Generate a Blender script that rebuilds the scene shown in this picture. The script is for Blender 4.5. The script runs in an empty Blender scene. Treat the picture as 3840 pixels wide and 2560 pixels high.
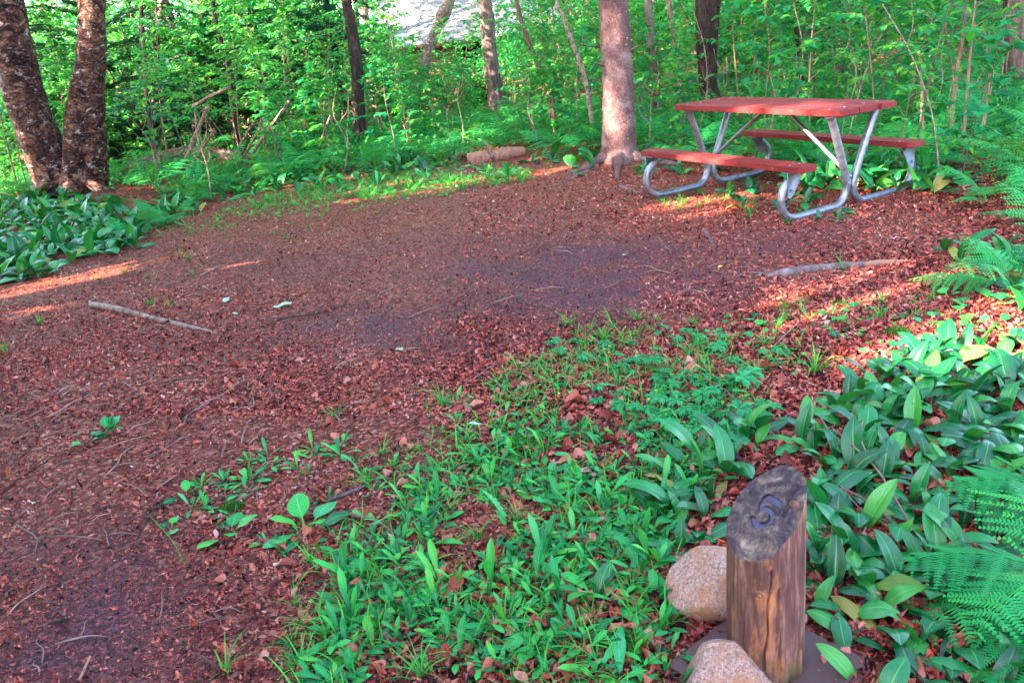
import bpy, bmesh, math, random
import numpy as np
from mathutils import Vector, Matrix, Euler
PI = math.pi
R_ = math.radians
random.seed(7)
rng = np.random.default_rng(7)
SC = bpy.context.scene
COL = SC.collection

# ------------------------------------------------------------------ camera, sky, sun, exposure
CAM_H, CAM_PITCH, CAM_ROLL, CAM_F = 1.44, R_(19.5), R_(-6.31), 3095.03
_ri = np.array([1, 0, 0.]); _fw = np.array([0, math.cos(CAM_PITCH), -math.sin(CAM_PITCH)]); _up = np.cross(_ri, _fw)
CR = math.cos(CAM_ROLL)*_ri + math.sin(CAM_ROLL)*_up
CU = -math.sin(CAM_ROLL)*_ri + math.cos(CAM_ROLL)*_up
CP = np.array([0, 0, CAM_H])
cam_d = bpy.data.cameras.new('camera'); cam = bpy.data.objects.new('camera', cam_d); COL.objects.link(cam)
cam_d.sensor_width = 36; cam_d.lens = CAM_F/3840*36; cam_d.clip_start = 0.05; cam_d.clip_end = 1000
m = Matrix(((CR[0], CU[0], -_fw[0], 0), (CR[1], CU[1], -_fw[1], 0), (CR[2], CU[2], -_fw[2], CAM_H), (0, 0, 0, 1)))
cam.matrix_world = m
cam_d.dof.use_dof = True; cam_d.dof.focus_distance = 2.9; cam_d.dof.aperture_fstop = 9.0
SC.camera = cam
SUN_EL, SUN_AZ = R_(27), R_(-118)        # azimuth measured clockwise from +Y (so the sun stands to the left and a little behind)
SUND = np.array([math.sin(SUN_AZ)*math.cos(SUN_EL), math.cos(SUN_AZ)*math.cos(SUN_EL), math.sin(SUN_EL)])
W = bpy.data.worlds.new('World'); SC.world = W; W.use_nodes = True
wn = W.node_tree.nodes; wl = W.node_tree.links
bg = wn['Background']; sky = wn.new('ShaderNodeTexSky'); sky.sky_type = 'NISHITA'; sky.sun_disc = False
sky.sun_elevation = SUN_EL; sky.sun_rotation = SUN_AZ % (2*PI); sky.air_density = 1.0; sky.dust_density = 2.0; sky.ozone_density = 1.2
wl.new(sky.outputs[0], bg.inputs[0]); bg.inputs[1].default_value = 0.15
sl = bpy.data.lights.new('sun', 'SUN'); sl.energy = 5.0; sl.angle = R_(0.55); sl.color = (1.0, 0.84, 0.66)
so = bpy.data.objects.new('sun', sl); COL.objects.link(so); so.location = (-20, -10, 12)
so.rotation_euler = Vector(SUND).to_track_quat('Z', 'Y').to_euler()
SC.view_settings.view_transform = 'Standard'; SC.view_settings.look = 'None'; SC.view_settings.gamma = 1.0
SC.view_settings.use_curve_mapping = False
SC.view_settings.exposure = 3.65
SC.cycles.max_bounces = 6; SC.cycles.diffuse_bounces = 2; SC.cycles.glossy_bounces = 2; SC.cycles.transmission_bounces = 3
SC.cycles.sample_clamp_indirect = 6

# ------------------------------------------------------------------ projection helpers (photo pixels <-> places on the ground)
def ray(px, py):
    return _fw + CR*(px-1920)/CAM_F - CU*(py-1280)/CAM_F
def G(px, py, z=0.0):
    v = ray(px, py); t = (z-CAM_H)/v[2]; p = CP+v*t
    return p
def at(px, py, Y):
    v = ray(px, py); return CP+v*(Y/v[1])
def proj(P):
    v = np.asarray(P, float)-CP; d = v@_fw; d = np.where(np.abs(d) < 1e-3, 1e-3, d)
    return 1920+CAM_F*(v@CR)/d, 1280-CAM_F*(v@CU)/d, d

# ------------------------------------------------------------------ noise
def _h(i, j, k, s):
    n = (i*374761393+j*668265263+k*2147483647+s*1274126177) & 0xffffffff
    n = ((n ^ (n >> 13))*1274126177) & 0xffffffff
    n = (n ^ (n >> 16)) & 0xffffffff
    return n/4294967295.0
def vn(P, s=0):
    P = np.asarray(P, float); i = np.floor(P).astype(np.int64); f = P-i; f = f*f*(3-2*f); r = 0
    for a in (0, 1):
        for b in (0, 1):
            for c in (0, 1):
                w = (f[:, 0] if a else 1-f[:, 0])*(f[:, 1] if b else 1-f[:, 1])*(f[:, 2] if c else 1-f[:, 2])
                r = r+w*_h(i[:, 0]+a, i[:, 1]+b, i[:, 2]+c, s)
    return r*2-1
def fbm(P, s=0, o=3):
    r = 0; a = 1
    for k in range(o):
        r = r+a*vn(np.asarray(P)*2**k, s+k*17); a *= .5
    return r
def n2(x, y, sc, s=0, o=3):
    x = np.atleast_1d(x).astype(float); y = np.atleast_1d(y).astype(float)
    return fbm(np.stack([x*sc+50, y*sc+50, np.full_like(x, .37)], 1), s, o)

# edge of the clearing, as seen (px, py), above it the undergrowth begins
EDGE = np.array([(-600, 1250), (0, 1075), (250, 985), (480, 905), (620, 800), (900, 742), (1200, 690), (1500, 640), (1750, 636), (2000, 612), (2230, 600), (2450, 612),
                 (2700, 640), (2950, 675), (3300, 690), (3480, 700), (3840, 720), (4400, 760)], float)
def edge_d(x, y, z=0.0):
    """pixels above (+) the clearing edge, for a ground point"""
    px, py, d = proj(np.stack([np.atleast_1d(x), np.atleast_1d(y), np.zeros_like(np.atleast_1d(x))], 1))
    e = np.interp(px, EDGE[:, 0], EDGE[:, 1])
    r = e-py
    return np.where(d < 0.3, -100, r), px, py
def gz(x, y):
    x = np.atleast_1d(np.asarray(x, float)); y = np.atleast_1d(np.asarray(y, float))
    z = .012*n2(x, y, 1.3, 1)+.006*n2(x, y, 5, 2, 2)
    e, px, py = edge_d(x, y); m = np.clip(e/80, 0, 1)
    z = z+m*(.05*n2(x, y, .6, 3)+.02)
    for (cx, cy, r, h) in ((1.42, 9.56, .55, .10), (-5.75, 11.8, 1.1, .14)):
        z = z+h*np.exp(-((x-cx)**2+(y-cy)**2)/r**2)
    c = G(760, 640); z = z+.16*np.exp(-(((x-c[0])/2.2)**2+((y-c[1])/.9)**2))
    z = z*np.clip(1-(np.hypot(x, y)-40)/40, 0, 1)
    return z
def gz1(x, y): return float(gz(x, y)[0])

# ------------------------------------------------------------------ geometry accumulator
class Geo:
    def __init__(s): s.v = []; s.f = []; s.uv = []; s.r = []; s.n = 0
    def add(s, v, f, uv=None, r=0.5):
        v = np.asarray(v, float); f = np.asarray(f, np.int64)
        if f.shape[1] == 3: f = np.concatenate([f, -np.ones((len(f), 1), np.int64)], 1)
        g = np.where(f >= 0, f+s.n, -1)
        s.v.append(v); s.f.append(g); s.n += len(v)
        s.uv.append(np.zeros((len(v), 2)) if uv is None else np.asarray(uv, float))
        s.r.append(np.full(len(v), r, float) if np.isscalar(r) else np.asarray(r, float))
        return s
    def addg(s, g, M=None, r=None):
        v, f, uv, rr = g.arr()
        if M is not None:
            M = np.array(M); v = v@M[:3, :3].T+M[:3, 3]
        s.add(v, f, uv, rr if r is None else r); return s
    def arr(s):
        return np.concatenate(s.v), np.concatenate(s.f), np.concatenate(s.uv), np.concatenate(s.r)
    def scatter(s, T, mats, locs, r):
        """T: template Geo; mats (n,3,3); locs (n,3); r (n,)"""
        v, f, uv, _ = T.arr(); n = len(locs); k = len(v)
        V = np.einsum('nij,kj->nki', mats, v)+locs[:, None, :]
        F = np.where(f[None] >= 0, f[None]+(np.arange(n)*k)[:, None, None], -1)
        s.add(V.reshape(-1, 3), F.reshape(-1, 4), np.tile(uv, (n, 1)), np.repeat(r, k)); return s
    def mesh(s, name, mat=None, smooth=True):
        v, f, uv, r = s.arr(); me = bpy.data.meshes.new(name)
        f = f.reshape(-1, 4); tri = f[:, 3] < 0; tot = np.where(tri, 3, 4)
        mask = np.ones_like(f, bool); mask[:, 3] = ~tri; li = f[mask]
        me.vertices.add(len(v)); me.vertices.foreach_set('co', v.ravel().astype(np.float32))
        me.loops.add(len(li)); me.loops.foreach_set('vertex_index', li.astype(np.int32))
        me.polygons.add(len(f)); st = np.concatenate([[0], np.cumsum(tot)[:-1]])
        me.polygons.foreach_set('loop_start', st.astype(np.int32))
        me.update(calc_edges=True)
        a = me.uv_layers.new(name='UVMap'); a.data.foreach_set('uv', uv[li].ravel().astype(np.float32))
        b = me.attributes.new('rnd', 'FLOAT', 'POINT'); b.data.foreach_set('value', r.astype(np.float32))
        if smooth: me.polygons.foreach_set('use_smooth', np.ones(len(f), bool))
        me.validate()
        if mat: me.materials.append(mat)
        return me
def grid_faces(nu, nv, wrap=False):
    """verts laid out v*nu+u"""
    u = np.arange(nu if wrap else nu-1); v = np.arange(nv-1); U, Vv = np.meshgrid(u, v)
    a = Vv*nu+U; b = Vv*nu+(U+1) % nu
    return np.stack([a, b, b+nu, a+nu], -1).reshape(-1, 4)
def catmull(P, n):
    P = np.asarray(P, float); Q = np.vstack([2*P[0]-P[1], P, 2*P[-1]-P[-2]]); m = len(P)-1
    t = np.linspace(0, m, n); i = np.minimum(t.astype(int), m-1); u = (t-i)[:, None]
    a, b, c, d = Q[i], Q[i+1], Q[i+2], Q[i+3]
    return .5*((2*b)+(-a+c)*u+(2*a-5*b+4*c-d)*u**2+(-a+3*b-3*c+d)*u**3)
def tube(P, R, ns=8, n=None, amp=0, freq=1., seed=0, cap=True, r=.5, stretch=1., geo=None):
    P = np.asarray(P, float); R = np.atleast_1d(np.asarray(R, float))
    if len(R) == 1: R = np.full(len(P), R[0])
    if len(R) != len(P): R = np.interp(np.linspace(0, 1, len(P)), np.linspace(0, 1, len(R)), R)
    if n:
        t = np.linspace(0, len(P)-1, n); R = np.interp(t, np.arange(len(P)), R); P = catmull(P, n)
    N = len(P); T = np.gradient(P, axis=0); T /= np.linalg.norm(T, axis=1)[:, None]+1e-9
    ref = np.array([1, 0, 0.]) if abs(T[0][0]) < .8 else np.array([0, 1., 0])
    X = np.zeros_like(P); x = np.cross(ref, T[0]); x /= np.linalg.norm(x); X[0] = x
    for i in range(1, N):
        x = X[i-1]-T[i]*(X[i-1]@T[i]); X[i] = x/np.linalg.norm(x)
    Y = np.cross(T, X)
    a = np.linspace(0, 2*PI, ns, endpoint=False)
    D = np.cos(a)[None, :, None]*X[:, None]+np.sin(a)[None, :, None]*Y[:, None]
    RR = np.repeat(R[:, None], ns, 1)
    if amp:
        Q = (P[:, None]+D*R[:, None, None]).reshape(-1, 3)*np.array([freq, freq, freq/stretch])
        RR = RR*(1+amp*fbm(Q, seed, 4).reshape(N, ns))
    V = (P[:, None]+D*RR[..., None]).reshape(-1, 3)
    L = np.concatenate([[0], np.cumsum(np.linalg.norm(np.diff(P, axis=0), axis=1))])
    uv = np.stack([np.tile(a/(2*PI), N), np.repeat(L, ns)], 1)
    g = geo or Geo(); g.add(V, grid_faces(ns, N, True), uv, r)
    if cap:
        for e, o in ((0, 1), (N-1, 0)):
            ring = V[e*ns:(e+1)*ns]; c = ring.mean(0)
            k = np.arange(ns); f = np.stack([k, (k+1) % ns, np.full(ns, ns)], 1)
            if o: f = f[:, ::-1]
            g.add(np.vstack([ring, c]), f, np.vstack([uv[e*ns:(e+1)*ns], [[.5, 0]]]), r)
    return g
def box(cx, cy, cz, sx, sy, sz, geo=None, r=.5, M=None):
    v = np.array([(x, y, z) for x in (-.5, .5) for y in (-.5, .5) for z in (-.5, .5)])*[sx, sy, sz]+[cx, cy, cz]
    if M is not None: v = v@np.array(M)[:3, :3].T+np.array(M)[:3, 3]
    f = [(0, 1, 3, 2), (4, 6, 7, 5), (0, 4, 5, 1), (2, 3, 7, 6), (0, 2, 6, 4), (1, 5, 7, 3)]
    V = []; F = []
    for k, q in enumerate(f):
        V += [v[i] for i in q]; F.append([4*k, 4*k+1, 4*k+2, 4*k+3])
    g = geo or Geo(); g.add(V, F, None, r); return g
def bevelled(me, w, seg=2):
    bm = bmesh.new(); bm.from_mesh(me); bmesh.ops.remove_doubles(bm, verts=bm.verts, dist=1e-5)
    bmesh.ops.bevel(bm, geom=[e for e in bm.edges if e.calc_face_angle(0) > .5], offset=w, segments=seg, affect='EDGES', clamp_overlap=True)
    bm.to_mesh(me); bm.free(); return me
def rotz(a): c, s = math.cos(a), math.sin(a); return np.array([[c, -s, 0], [s, c, 0], [0, 0, 1.]])
def euls(rx, ry, rz):
    """vectorised euler XYZ -> (n,3,3)"""
    cx, sx, cy, sy, cz, sz = np.cos(rx), np.sin(rx), np.cos(ry), np.sin(ry), np.cos(rz), np.sin(rz); n = len(rx); M = np.zeros((n, 3, 3))
    M[:, 0, 0] = cy*cz; M[:, 0, 1] = sx*sy*cz-cx*sz; M[:, 0, 2] = cx*sy*cz+sx*sz
    M[:, 1, 0] = cy*sz; M[:, 1, 1] = sx*sy*sz+cx*cz; M[:, 1, 2] = cx*sy*sz-sx*cz
    M[:, 2, 0] = -sy; M[:, 2, 1] = sx*cy; M[:, 2, 2] = cx*cy
    return M

# ------------------------------------------------------------------ object helpers
def tag(o, label=None, cat=None, group=None, kind=None):
    if label: o['label'] = label
    if cat: o['category'] = cat
    if group: o['group'] = group
    if kind: o['kind'] = kind
    return o
def obj(name, me, parent=None, loc=None, rot=None, scale=None, mat4=None):
    o = bpy.data.objects.new(name, me); COL.objects.link(o)
    if parent is not None: o.parent = parent
    if mat4 is not None: o.matrix_basis = Matrix([list(r) for r in mat4])
    else:
        if loc is not None: o.location = loc
        if rot is not None: o.rotation_euler = rot
        if scale is not None: o.scale = (scale,)*3 if np.isscalar(scale) else scale
    return o
def root(name, loc, rz=0, label=None, cat=None, group=None, scale=1, tilt=(0, 0)):
    o = bpy.data.objects.new(name, None); COL.objects.link(o); o.location = loc; o.rotation_euler = (tilt[0], tilt[1], rz)
    o.scale = (scale,)*3; o.empty_display_size = .1
    return tag(o, label, cat, group)

# ------------------------------------------------------------------ materials
class N:
    def __init__(s, name):
        s.m = bpy.data.materials.new(name); s.m.use_nodes = True; s.t = s.m.node_tree; s.n = s.t.nodes; s.l = s.t.links
        s.b = s.n['Principled BSDF']; s.b.inputs['Specular IOR Level'].default_value = .14; s.out = s.n['Material Output']
        s.tc = s.n.new('ShaderNodeTexCoord')
    def new(s, t, **k):
        n = s.n.new(t)
        for a, v in k.items(): setattr(n, a, v)
        return n
    def link(s, a, b): s.l.new(a, b)
    def val(s, sock, v):
        if hasattr(v, 'links') or hasattr(v, 'is_linked'): s.l.new(v, sock)
        else: sock.default_value = v
    def co(s, which='Object', scale=(1, 1, 1), loc=(0, 0, 0)):
        mp = s.new('ShaderNodeMapping'); s.link(s.tc.outputs[which], mp.inputs[0]); mp.inputs['Scale'].default_value = scale; mp.inputs['Location'].default_value = loc
        return mp.outputs[0]
    def noise(s, co, scale=5, detail=4, rough=.6, dist=0):
        n = s.new('ShaderNodeTexNoise'); s.link(co, n.inputs['Vector']); n.inputs['Scale'].default_value = scale
        n.inputs['Detail'].default_value = detail; n.inputs['Roughness'].default_value = rough; n.inputs['Distortion'].default_value = dist
        return n.outputs['Fac']
    def voro(s, co, scale=5, feat='F1', out='Distance', rand=1):
        n = s.new('ShaderNodeTexVoronoi', feature=feat); s.link(co, n.inputs['Vector']); n.inputs['Scale'].default_value = scale
        n.inputs['Randomness'].default_value = rand
        return n.outputs[out]
    def math(s, op, a, b=0., c=None, clamp=False):
        n = s.new('ShaderNodeMath', operation=op, use_clamp=clamp); s.val(n.inputs[0], a); s.val(n.inputs[1], b)
        if c is not None: s.val(n.inputs[2], c)
        return n.outputs[0]
    def ramp(s, fac, stops):
        n = s.new('ShaderNodeValToRGB'); s.link(fac, n.inputs[0]); e = n.color_ramp.elements
        while len(e) < len(stops): e.new(.5)
        for k, (p, c) in enumerate(stops):
            e[k].position = p; e[k].color = (*c, 1) if not np.isscalar(c) else (c, c, c, 1)
        return n.outputs[0]
    def mix(s, f, a, b, bt='MIX'):
        n = s.new('ShaderNodeMix', data_type='RGBA', blend_type=bt); s.val(n.inputs[0], f)
        for sock, v in ((n.inputs[6], a), (n.inputs[7], b)):
            if isinstance(v, tuple): sock.default_value = (*v, 1)
            else: s.link(v, sock)
        return n.outputs[2]
    def bump(s, h, strength=.5, dist=.01, prev=None):
        n = s.new('ShaderNodeBump'); s.link(h, n.inputs['Height']); n.inputs['Strength'].default_value = strength; n.inputs['Distance'].default_value = dist
        if prev is not None: s.link(prev, n.inputs['Normal'])
        s.link(n.outputs[0], s.b.inputs['Normal']); return n.outputs[0]
    def attr(s, name='rnd'):
        n = s.new('ShaderNodeAttribute'); n.attribute_name = name; return n.outputs['Fac']
    def orand(s):
        return s.new('ShaderNodeObjectInfo').outputs['Random']
    def uv(s):
        n = s.new('ShaderNodeSeparateXYZ'); s.link(s.tc.outputs['UV'], n.inputs[0]); return n.outputs[0], n.outputs[1]
    def set(s, **k):
        for a, v in k.items(): s.val(s.b.inputs[a.replace('_', ' ')], v)
    def dull(s, v=.12): s.b.inputs['Specular IOR Level'].default_value = v
    def base(s, v):
        if isinstance(v, tuple): s.b.inputs['Base Color'].default_value = (*v, 1)
        else: s.link(v, s.b.inputs['Base Color'])

def leaf_mat(name, cols, rough=.45, trans=.3, tcol=(.25, .6, .08), veins=None, spec=.28, var=.6):
    k = N(name); a = k.attr(); r = k.orand()
    f = k.math('FRACT', k.math('ADD', k.math('MULTIPLY', a, var), k.math('MULTIPLY', r, 1-var*.4)))
    c = k.ramp(f, [(i/(len(cols)-1), q) for i, q in enumerate(cols)])
    nz = k.noise(k.co('Object', (1, 1, 1)), 30, 3)
    c = k.mix(k.math('MULTIPLY', nz, .35), c, tuple(.5*x for x in cols[0]))
    if veins:
        u, v = k.uv()
        d = k.math('ABSOLUTE', k.math('SUBTRACT', u, .5))
        if veins == 'par':
            w = k.math('SINE', k.math('MULTIPLY', u, 90))
        else:
            w = k.math('SINE', k.math('MULTIPLY', k.math('SUBTRACT', v, k.math('MULTIPLY', d, .5)), 60))
        rib = k.math('LESS_THAN', d, .025)
        h = k.math('ADD', k.math('MULTIPLY', w, .25), k.math('MULTIPLY', k.math('MINIMUM', d, .12), 6))
        k.bump(h, .5, .0012)
        c = k.mix(k.math('MULTIPLY', rib, .45), c, tuple(min(1, x*1.8+.03) for x in cols[-1]))
        c = k.mix(k.math('MULTIPLY', k.math('ADD', w, 1), .10), c, tuple(.5*x for x in cols[0]))
        # a few brown scars
        sp = k.math('GREATER_THAN', k.noise(k.co('Object', (1, 1, 1), (3, 1, 2)), 14, 3, .7), .73)
        c = k.mix(k.math('MULTIPLY', sp, .6), c, (.25, .14, .04))
    k.base(c); k.set(Roughness=rough); k.b.inputs['Specular IOR Level'].default_value = spec
    t = k.new('ShaderNodeBsdfTranslucent'); k.link(k.mix(.5, c, tcol), t.inputs[0])
    mx = k.new('ShaderNodeMixShader'); mx.inputs[0].default_value = trans
    k.link(k.b.outputs[0], mx.inputs[1]); k.link(t.outputs[0], mx.inputs[2]); k.link(mx.outputs[0], k.out.inputs[0])
    return k.m
M = {}
M['broad'] = leaf_mat('broad_leaf', [(.003, .055, .016), (.006, .13, .034), (.004, .085, .026), (.012, .21, .045), (.06, .30, .03)], .30, .10, (.08, .6, .04), 'par', .5)
M['broad_old'] = leaf_mat('yellowing_leaf', [(.10, .22, .03), (.30, .34, .05), (.36, .26, .06), (.20, .10, .04)], .5, .2, (.5, .5, .05), 'par', .3)
M['narrow'] = leaf_mat('narrow_leaf', [(.003, .06, .014), (.008, .17, .032), (.015, .29, .06), (.006, .12, .028), (.03, .40, .06), (.10, .46, .04), (.05, .38, .12)], .42, .14, (.1, .6, .05), 'pin', .32)
M['lobed'] = leaf_mat('lobed_leaf', [(.012, .18, .055), (.03, .32, .09), (.05, .42, .13)], .5, .2, spec=.4)
M['fern'] = leaf_mat('fern_leaf', [(.004, .12, .032), (.012, .24, .060), (.03, .34, .085), (.07, .40, .05)], .6, .25, spec=.15)
M['grass'] = leaf_mat('grass_blade', [(.006, .13, .02), (.015, .27, .035), (.05, .38, .04), (.12, .42, .05)], .45, .2, spec=.2)
M['tree'] = leaf_mat('tree_leaf', [(.004, .07, .035), (.008, .18, .05), (.012, .27, .085), (.004, .10, .04), (.02, .27, .12), (.045, .36, .05), (.14, .42, .03), (.006, .12, .06)], .5, .38, (.22, .85, .10), spec=.16)
M['needle'] = leaf_mat('needles', [(.008, .05, .03), (.015, .08, .045), (.02, .10, .05)], .6, .12)
M['dry'] = leaf_mat('dry_fern', [(.25, .08, .04), (.35, .16, .08), (.28, .11, .06)], .7, .2, (.5, .2, .08))

def litter_mat(name, cols, rough=.75, spec=.3):
    k = N(name); a = k.attr()
    c = k.ramp(a, [(i/(len(cols)-1), q) for i, q in enumerate(cols)])
    u, v = k.uv()
    nz = k.noise(k.co('Object'), 90, 3, .7)
    c = k.mix(k.math('MULTIPLY', nz, .6), c, tuple(x*.35 for x in cols[1]))
    k.base(c); k.set(Roughness=rough); k.b.inputs['Specular IOR Level'].default_value = spec
    k.bump(nz, .4, .002)
    return k.m
LIT = [(.008, .002, .004), (.05, .006, .009), (.28, .030, .028), (.58, .085, .055), (.70, .135, .085), (.30, .035, .038), (.74, .22, .15), (.62, .095, .062), (.74, .36, .30)]
M['litter'] = litter_mat('dead_leaf', LIT, .5, .3)
M['chips'] = litter_mat('leaf_chips', [tuple(1.0*x for x in c) for c in LIT], .75, .15)

def soil_mat():
    k = N('forest_soil'); co = k.co('Object')
    wet = k.attr('wet')
    n1 = k.noise(co, 38, 6, .75); v1 = k.voro(co, 60, 'F1', 'Color'); sep = k.new('ShaderNodeSeparateColor'); k.link(v1, sep.inputs[0])
    c = k.ramp(n1, [(.30, (.025, .007, .007)), (.45, (.10, .024, .018)), (.6, (.22, .052, .034)), (.75, (.35, .10, .06))])
    ch = k.ramp(sep.outputs[0], [(0, (.07, .02, .014)), (.4, (.18, .05, .03)), (.75, (.30, .09, .055)), (1, (.40, .17, .11))])
    c = k.mix(k.math('GREATER_THAN', sep.outputs[1], .45), c, ch)
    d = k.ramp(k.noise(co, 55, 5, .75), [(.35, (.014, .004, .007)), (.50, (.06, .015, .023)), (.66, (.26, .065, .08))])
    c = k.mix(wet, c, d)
    k.base(c); k.set(Roughness=.6); k.link(k.math('ADD', k.math('MULTIPLY', wet, .12), .06), k.b.inputs['Specular IOR Level'])
    k.bump(k.math('ADD', n1, k.math('MULTIPLY', sep.outputs[0], .4)), .9, .012)
    return k.m
M['soil'] = soil_mat()

def bark_mat(name, kind):
    k = N(name); co = k.co('Object')
    if kind == 'birch':
        c1 = k.noise(k.co('Object', (1, 1, 1.25)), 5.5, 7, .78, 1.2); c2 = k.noise(k.co('Object', (1, 1, 1.8), (2, 7, 1)), 8.0, 6, .75, .8)
        c = k.ramp(c1, [(.40, (.006, .002, .004)), (.47, (.05, .014, .012)), (.55, (.15, .055, .035)), (.64, (.30, .155, .095)), (.76, (.50, .34, .27))])
        c = k.mix(k.ramp(c2, [(.56, 0.), (.62, .85)]), c, (.50, .38, .36))
        c = k.mix(k.ramp(k.noise(k.co('Object', (1, 1, 1.8), (4, 4, 4)), 12, 5, .8), [(.50, 0.), (.58, .9)]), c, (.014, .007, .008))
        h = k.math('ADD', c1, k.math('MULTIPLY', c2, .7)); k.bump(h, 1., .035); k.set(Roughness=.6)
    elif kind == 'pink':
        v = k.voro(k.co('Object', (1, 1, .55)), 42, 'DISTANCE_TO_EDGE'); n = k.noise(co, 5, 6, .7); n3 = k.noise(k.co('Object', (1, 1, .5)), 40, 4, .7)
        c = k.ramp(n, [(.32, (.085, .036, .036)), (.5, (.19, .095, .088)), (.68, (.34, .22, .20))])
        c = k.mix(k.math('MULTIPLY', n3, .55), c, (.10, .045, .05))
        c = k.mix(k.ramp(v, [(0., .75), (.06, 0.)]), c, (.06, .03, .03))
        k.bump(k.math('ADD', k.math('MINIMUM', v, .12), k.math('MULTIPLY', n3, .2)), .9, .03); k.set(Roughness=.8)
    elif kind == 'dark':
        n = k.noise(k.co('Object', (1, 1, .3)), 16, 6, .75, .5)
        c = k.ramp(n, [(.35, (.012, .008, .009)), (.55, (.06, .035, .03)), (.72, (.17, .11, .10))]); k.bump(n, 1., .04); k.set(Roughness=.85)
    elif kind == 'grey':
        n = k.noise(k.co('Object', (1, 1, .25)), 13, 6, .7, .3)
        c = k.ramp(n, [(.35, (.06, .035, .035)), (.55, (.19, .12, .12)), (.75, (.36, .27, .27))]); k.bump(n, .9, .03); k.set(Roughness=.85)
    elif kind == 'pale':
        n = k.noise(k.co('Object', (2, 2, 2)), 9, 5, .7); c = k.ramp(n, [(.35, (.10, .05, .04)), (.5, (.24, .15, .12)), (.68, (.40, .28, .25))]); k.bump(n, .4, .01); k.set(Roughness=.65)
    elif kind == 'stem':
        n = k.noise(k.co('Object', (8, 8, 2)), 6, 4, .6); r = k.orand()
        c = k.mix(r, k.ramp(n, [(.3, (.07, .035, .03)), (.7, (.19, .10, .08))]), k.ramp(n, [(.3, (.20, .10, .06)), (.7, (.32, .21, .17))])); k.set(Roughness=.7)
    elif kind == 'twig':
        n = k.noise(co, 30, 4, .6); r = k.orand()
        c = k.mix(r, k.ramp(n, [(.3, (.06, .022, .022)), (.7, (.14, .06, .055))]), k.ramp(n, [(.3, (.20, .09, .07)), (.7, (.36, .22, .18))])); k.set(Roughness=.6)
    k.base(c); return k.m
for q in ('birch', 'pink', 'dark', 'grey', 'pale', 'stem', 'twig'): M[q+'_bark'] = bark_mat(q+'_bark', q)

def red_wood():
    k = N('red_stained_wood'); co = k.co('Object', (1.2, 26, 26)); r = k.orand()
    n = k.noise(co, 2.4, 6, .7, .4); g = k.noise(k.co('Object'), 3.5, 5, .7)
    c = k.ramp(n, [(.3, (.10, .009, .011)), (.55, (.21, .018, .018)), (.75, (.31, .035, .028))])
    c = k.mix(k.ramp(g, [(.45, 0.), (.75, .45)]), c, (.34, .07, .06))
    c = k.mix(k.math('MULTIPLY', r, .6), c, (.17, .022, .022))
    sp = k.ramp(k.voro(k.co('Object'), 55, 'F1'), [(.10, 1.), (.16, 0.)])
    sp = k.math('MULTIPLY', sp, k.ramp(k.noise(k.co('Object', (1, 1, 1), (7, 7, 7)), 11, 2), [(.52, 0.), (.6, 1.)]))
    c = k.mix(sp, c, (.50, .38, .30))
    k.base(c); k.set(Roughness=k.ramp(n, [(.3, .55), (.7, .7)])); k.b.inputs['Specular IOR Level'].default_value = .2; k.bump(n, .35, .004); return k.m
M['redwood'] = red_wood()
def galv():
    k = N('galvanised_steel'); k.dull(.5); co = k.co('Object'); n = k.noise(co, 14, 5, .65); s = k.voro(co, 90, 'F1', 'Color')
    c = k.ramp(n, [(.3, (.14, .14, .18)), (.7, (.34, .34, .42))]); k.base(c); k.set(Metallic=.75, Roughness=k.ramp(n, [(.3, .34), (.7, .52)])); k.bump(n, .1, .002); return k.m
M['steel'] = galv()
M['plate'] = None
def granite():
    k = N('pink_granite'); co = k.co('Object'); n = k.noise(co, 130, 4, .8); g = k.noise(co, 6, 5, .65); f = k.noise(k.co('Object', (1, 1, 1), (9, 2, 2)), 300, 2, .6)
    c = k.ramp(n, [(.3, (.10, .045, .035)), (.5, (.33, .18, .145)), (.68, (.56, .37, .34))])
    c = k.mix(k.ramp(g, [(.46, 0.), (.58, .75)]), c, (.34, .13, .06)); c = k.mix(k.ramp(g, [(.30, .7), (.40, 0.)]), c, (.13, .09, .09))
    z = k.new('ShaderNodeSeparateXYZ'); k.link(k.tc.outputs['Object'], z.inputs[0])
    c = k.mix(k.ramp(f, [(.58, 0.), (.68, .6)]), c, (.10, .06, .055))
    k.base(c); k.set(Roughness=.7); k.bump(k.math('ADD', n, g), .5, .004); return k.m
M['granite'] = granite()
def post_side():
    k = N('weathered_log'); z = k.noise(k.co('Object', (1, 1, .09)), 60, 5, .7, .3); g = k.noise(k.co('Object', (1, 1, .5)), 9, 5, .7); lo = k.noise(k.co('Object', (1, 1, .3), (3, 3, 3)), 14, 4, .7)
    c = k.ramp(z, [(.30, (.04, .017, .018)), (.5, (.17, .070, .056)), (.68, (.44, .25, .20))])
    c = k.mix(k.ramp(g, [(.42, .75), (.6, 0.)]), c, (.085, .038, .036)); c = k.mix(k.ramp(lo, [(.56, 0.), (.68, .75)]), c, (.48, .17, .07))
    sx = k.new('ShaderNodeSeparateXYZ'); k.link(k.tc.outputs['Object'], sx.inputs[0])
    zz = sx.outputs[2]
    foot_dark = k.math('MULTIPLY', k.ramp(zz, [(.0, .75), (.11, 0.)]), k.ramp(g, [(.3, .4), (.6, 1.)])); c = k.mix(foot_dark, c, (.035, .022, .014))  # darker towards the foot of the log, broken up by noise
    moss = k.math('MULTIPLY', k.ramp(zz, [(.02, 1.), (.10, 0.)]), k.ramp(k.noise(k.co('Object', (1, 1, 1), (1, 5, 5)), 45, 4, .7), [(.55, 0.), (.64, .8)])); c = k.mix(moss, c, (.07, .10, .02))
    k.base(c); k.set(Roughness=.65); k.bump(k.math('ADD', z, g), .35, .004); return k.m
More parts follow.
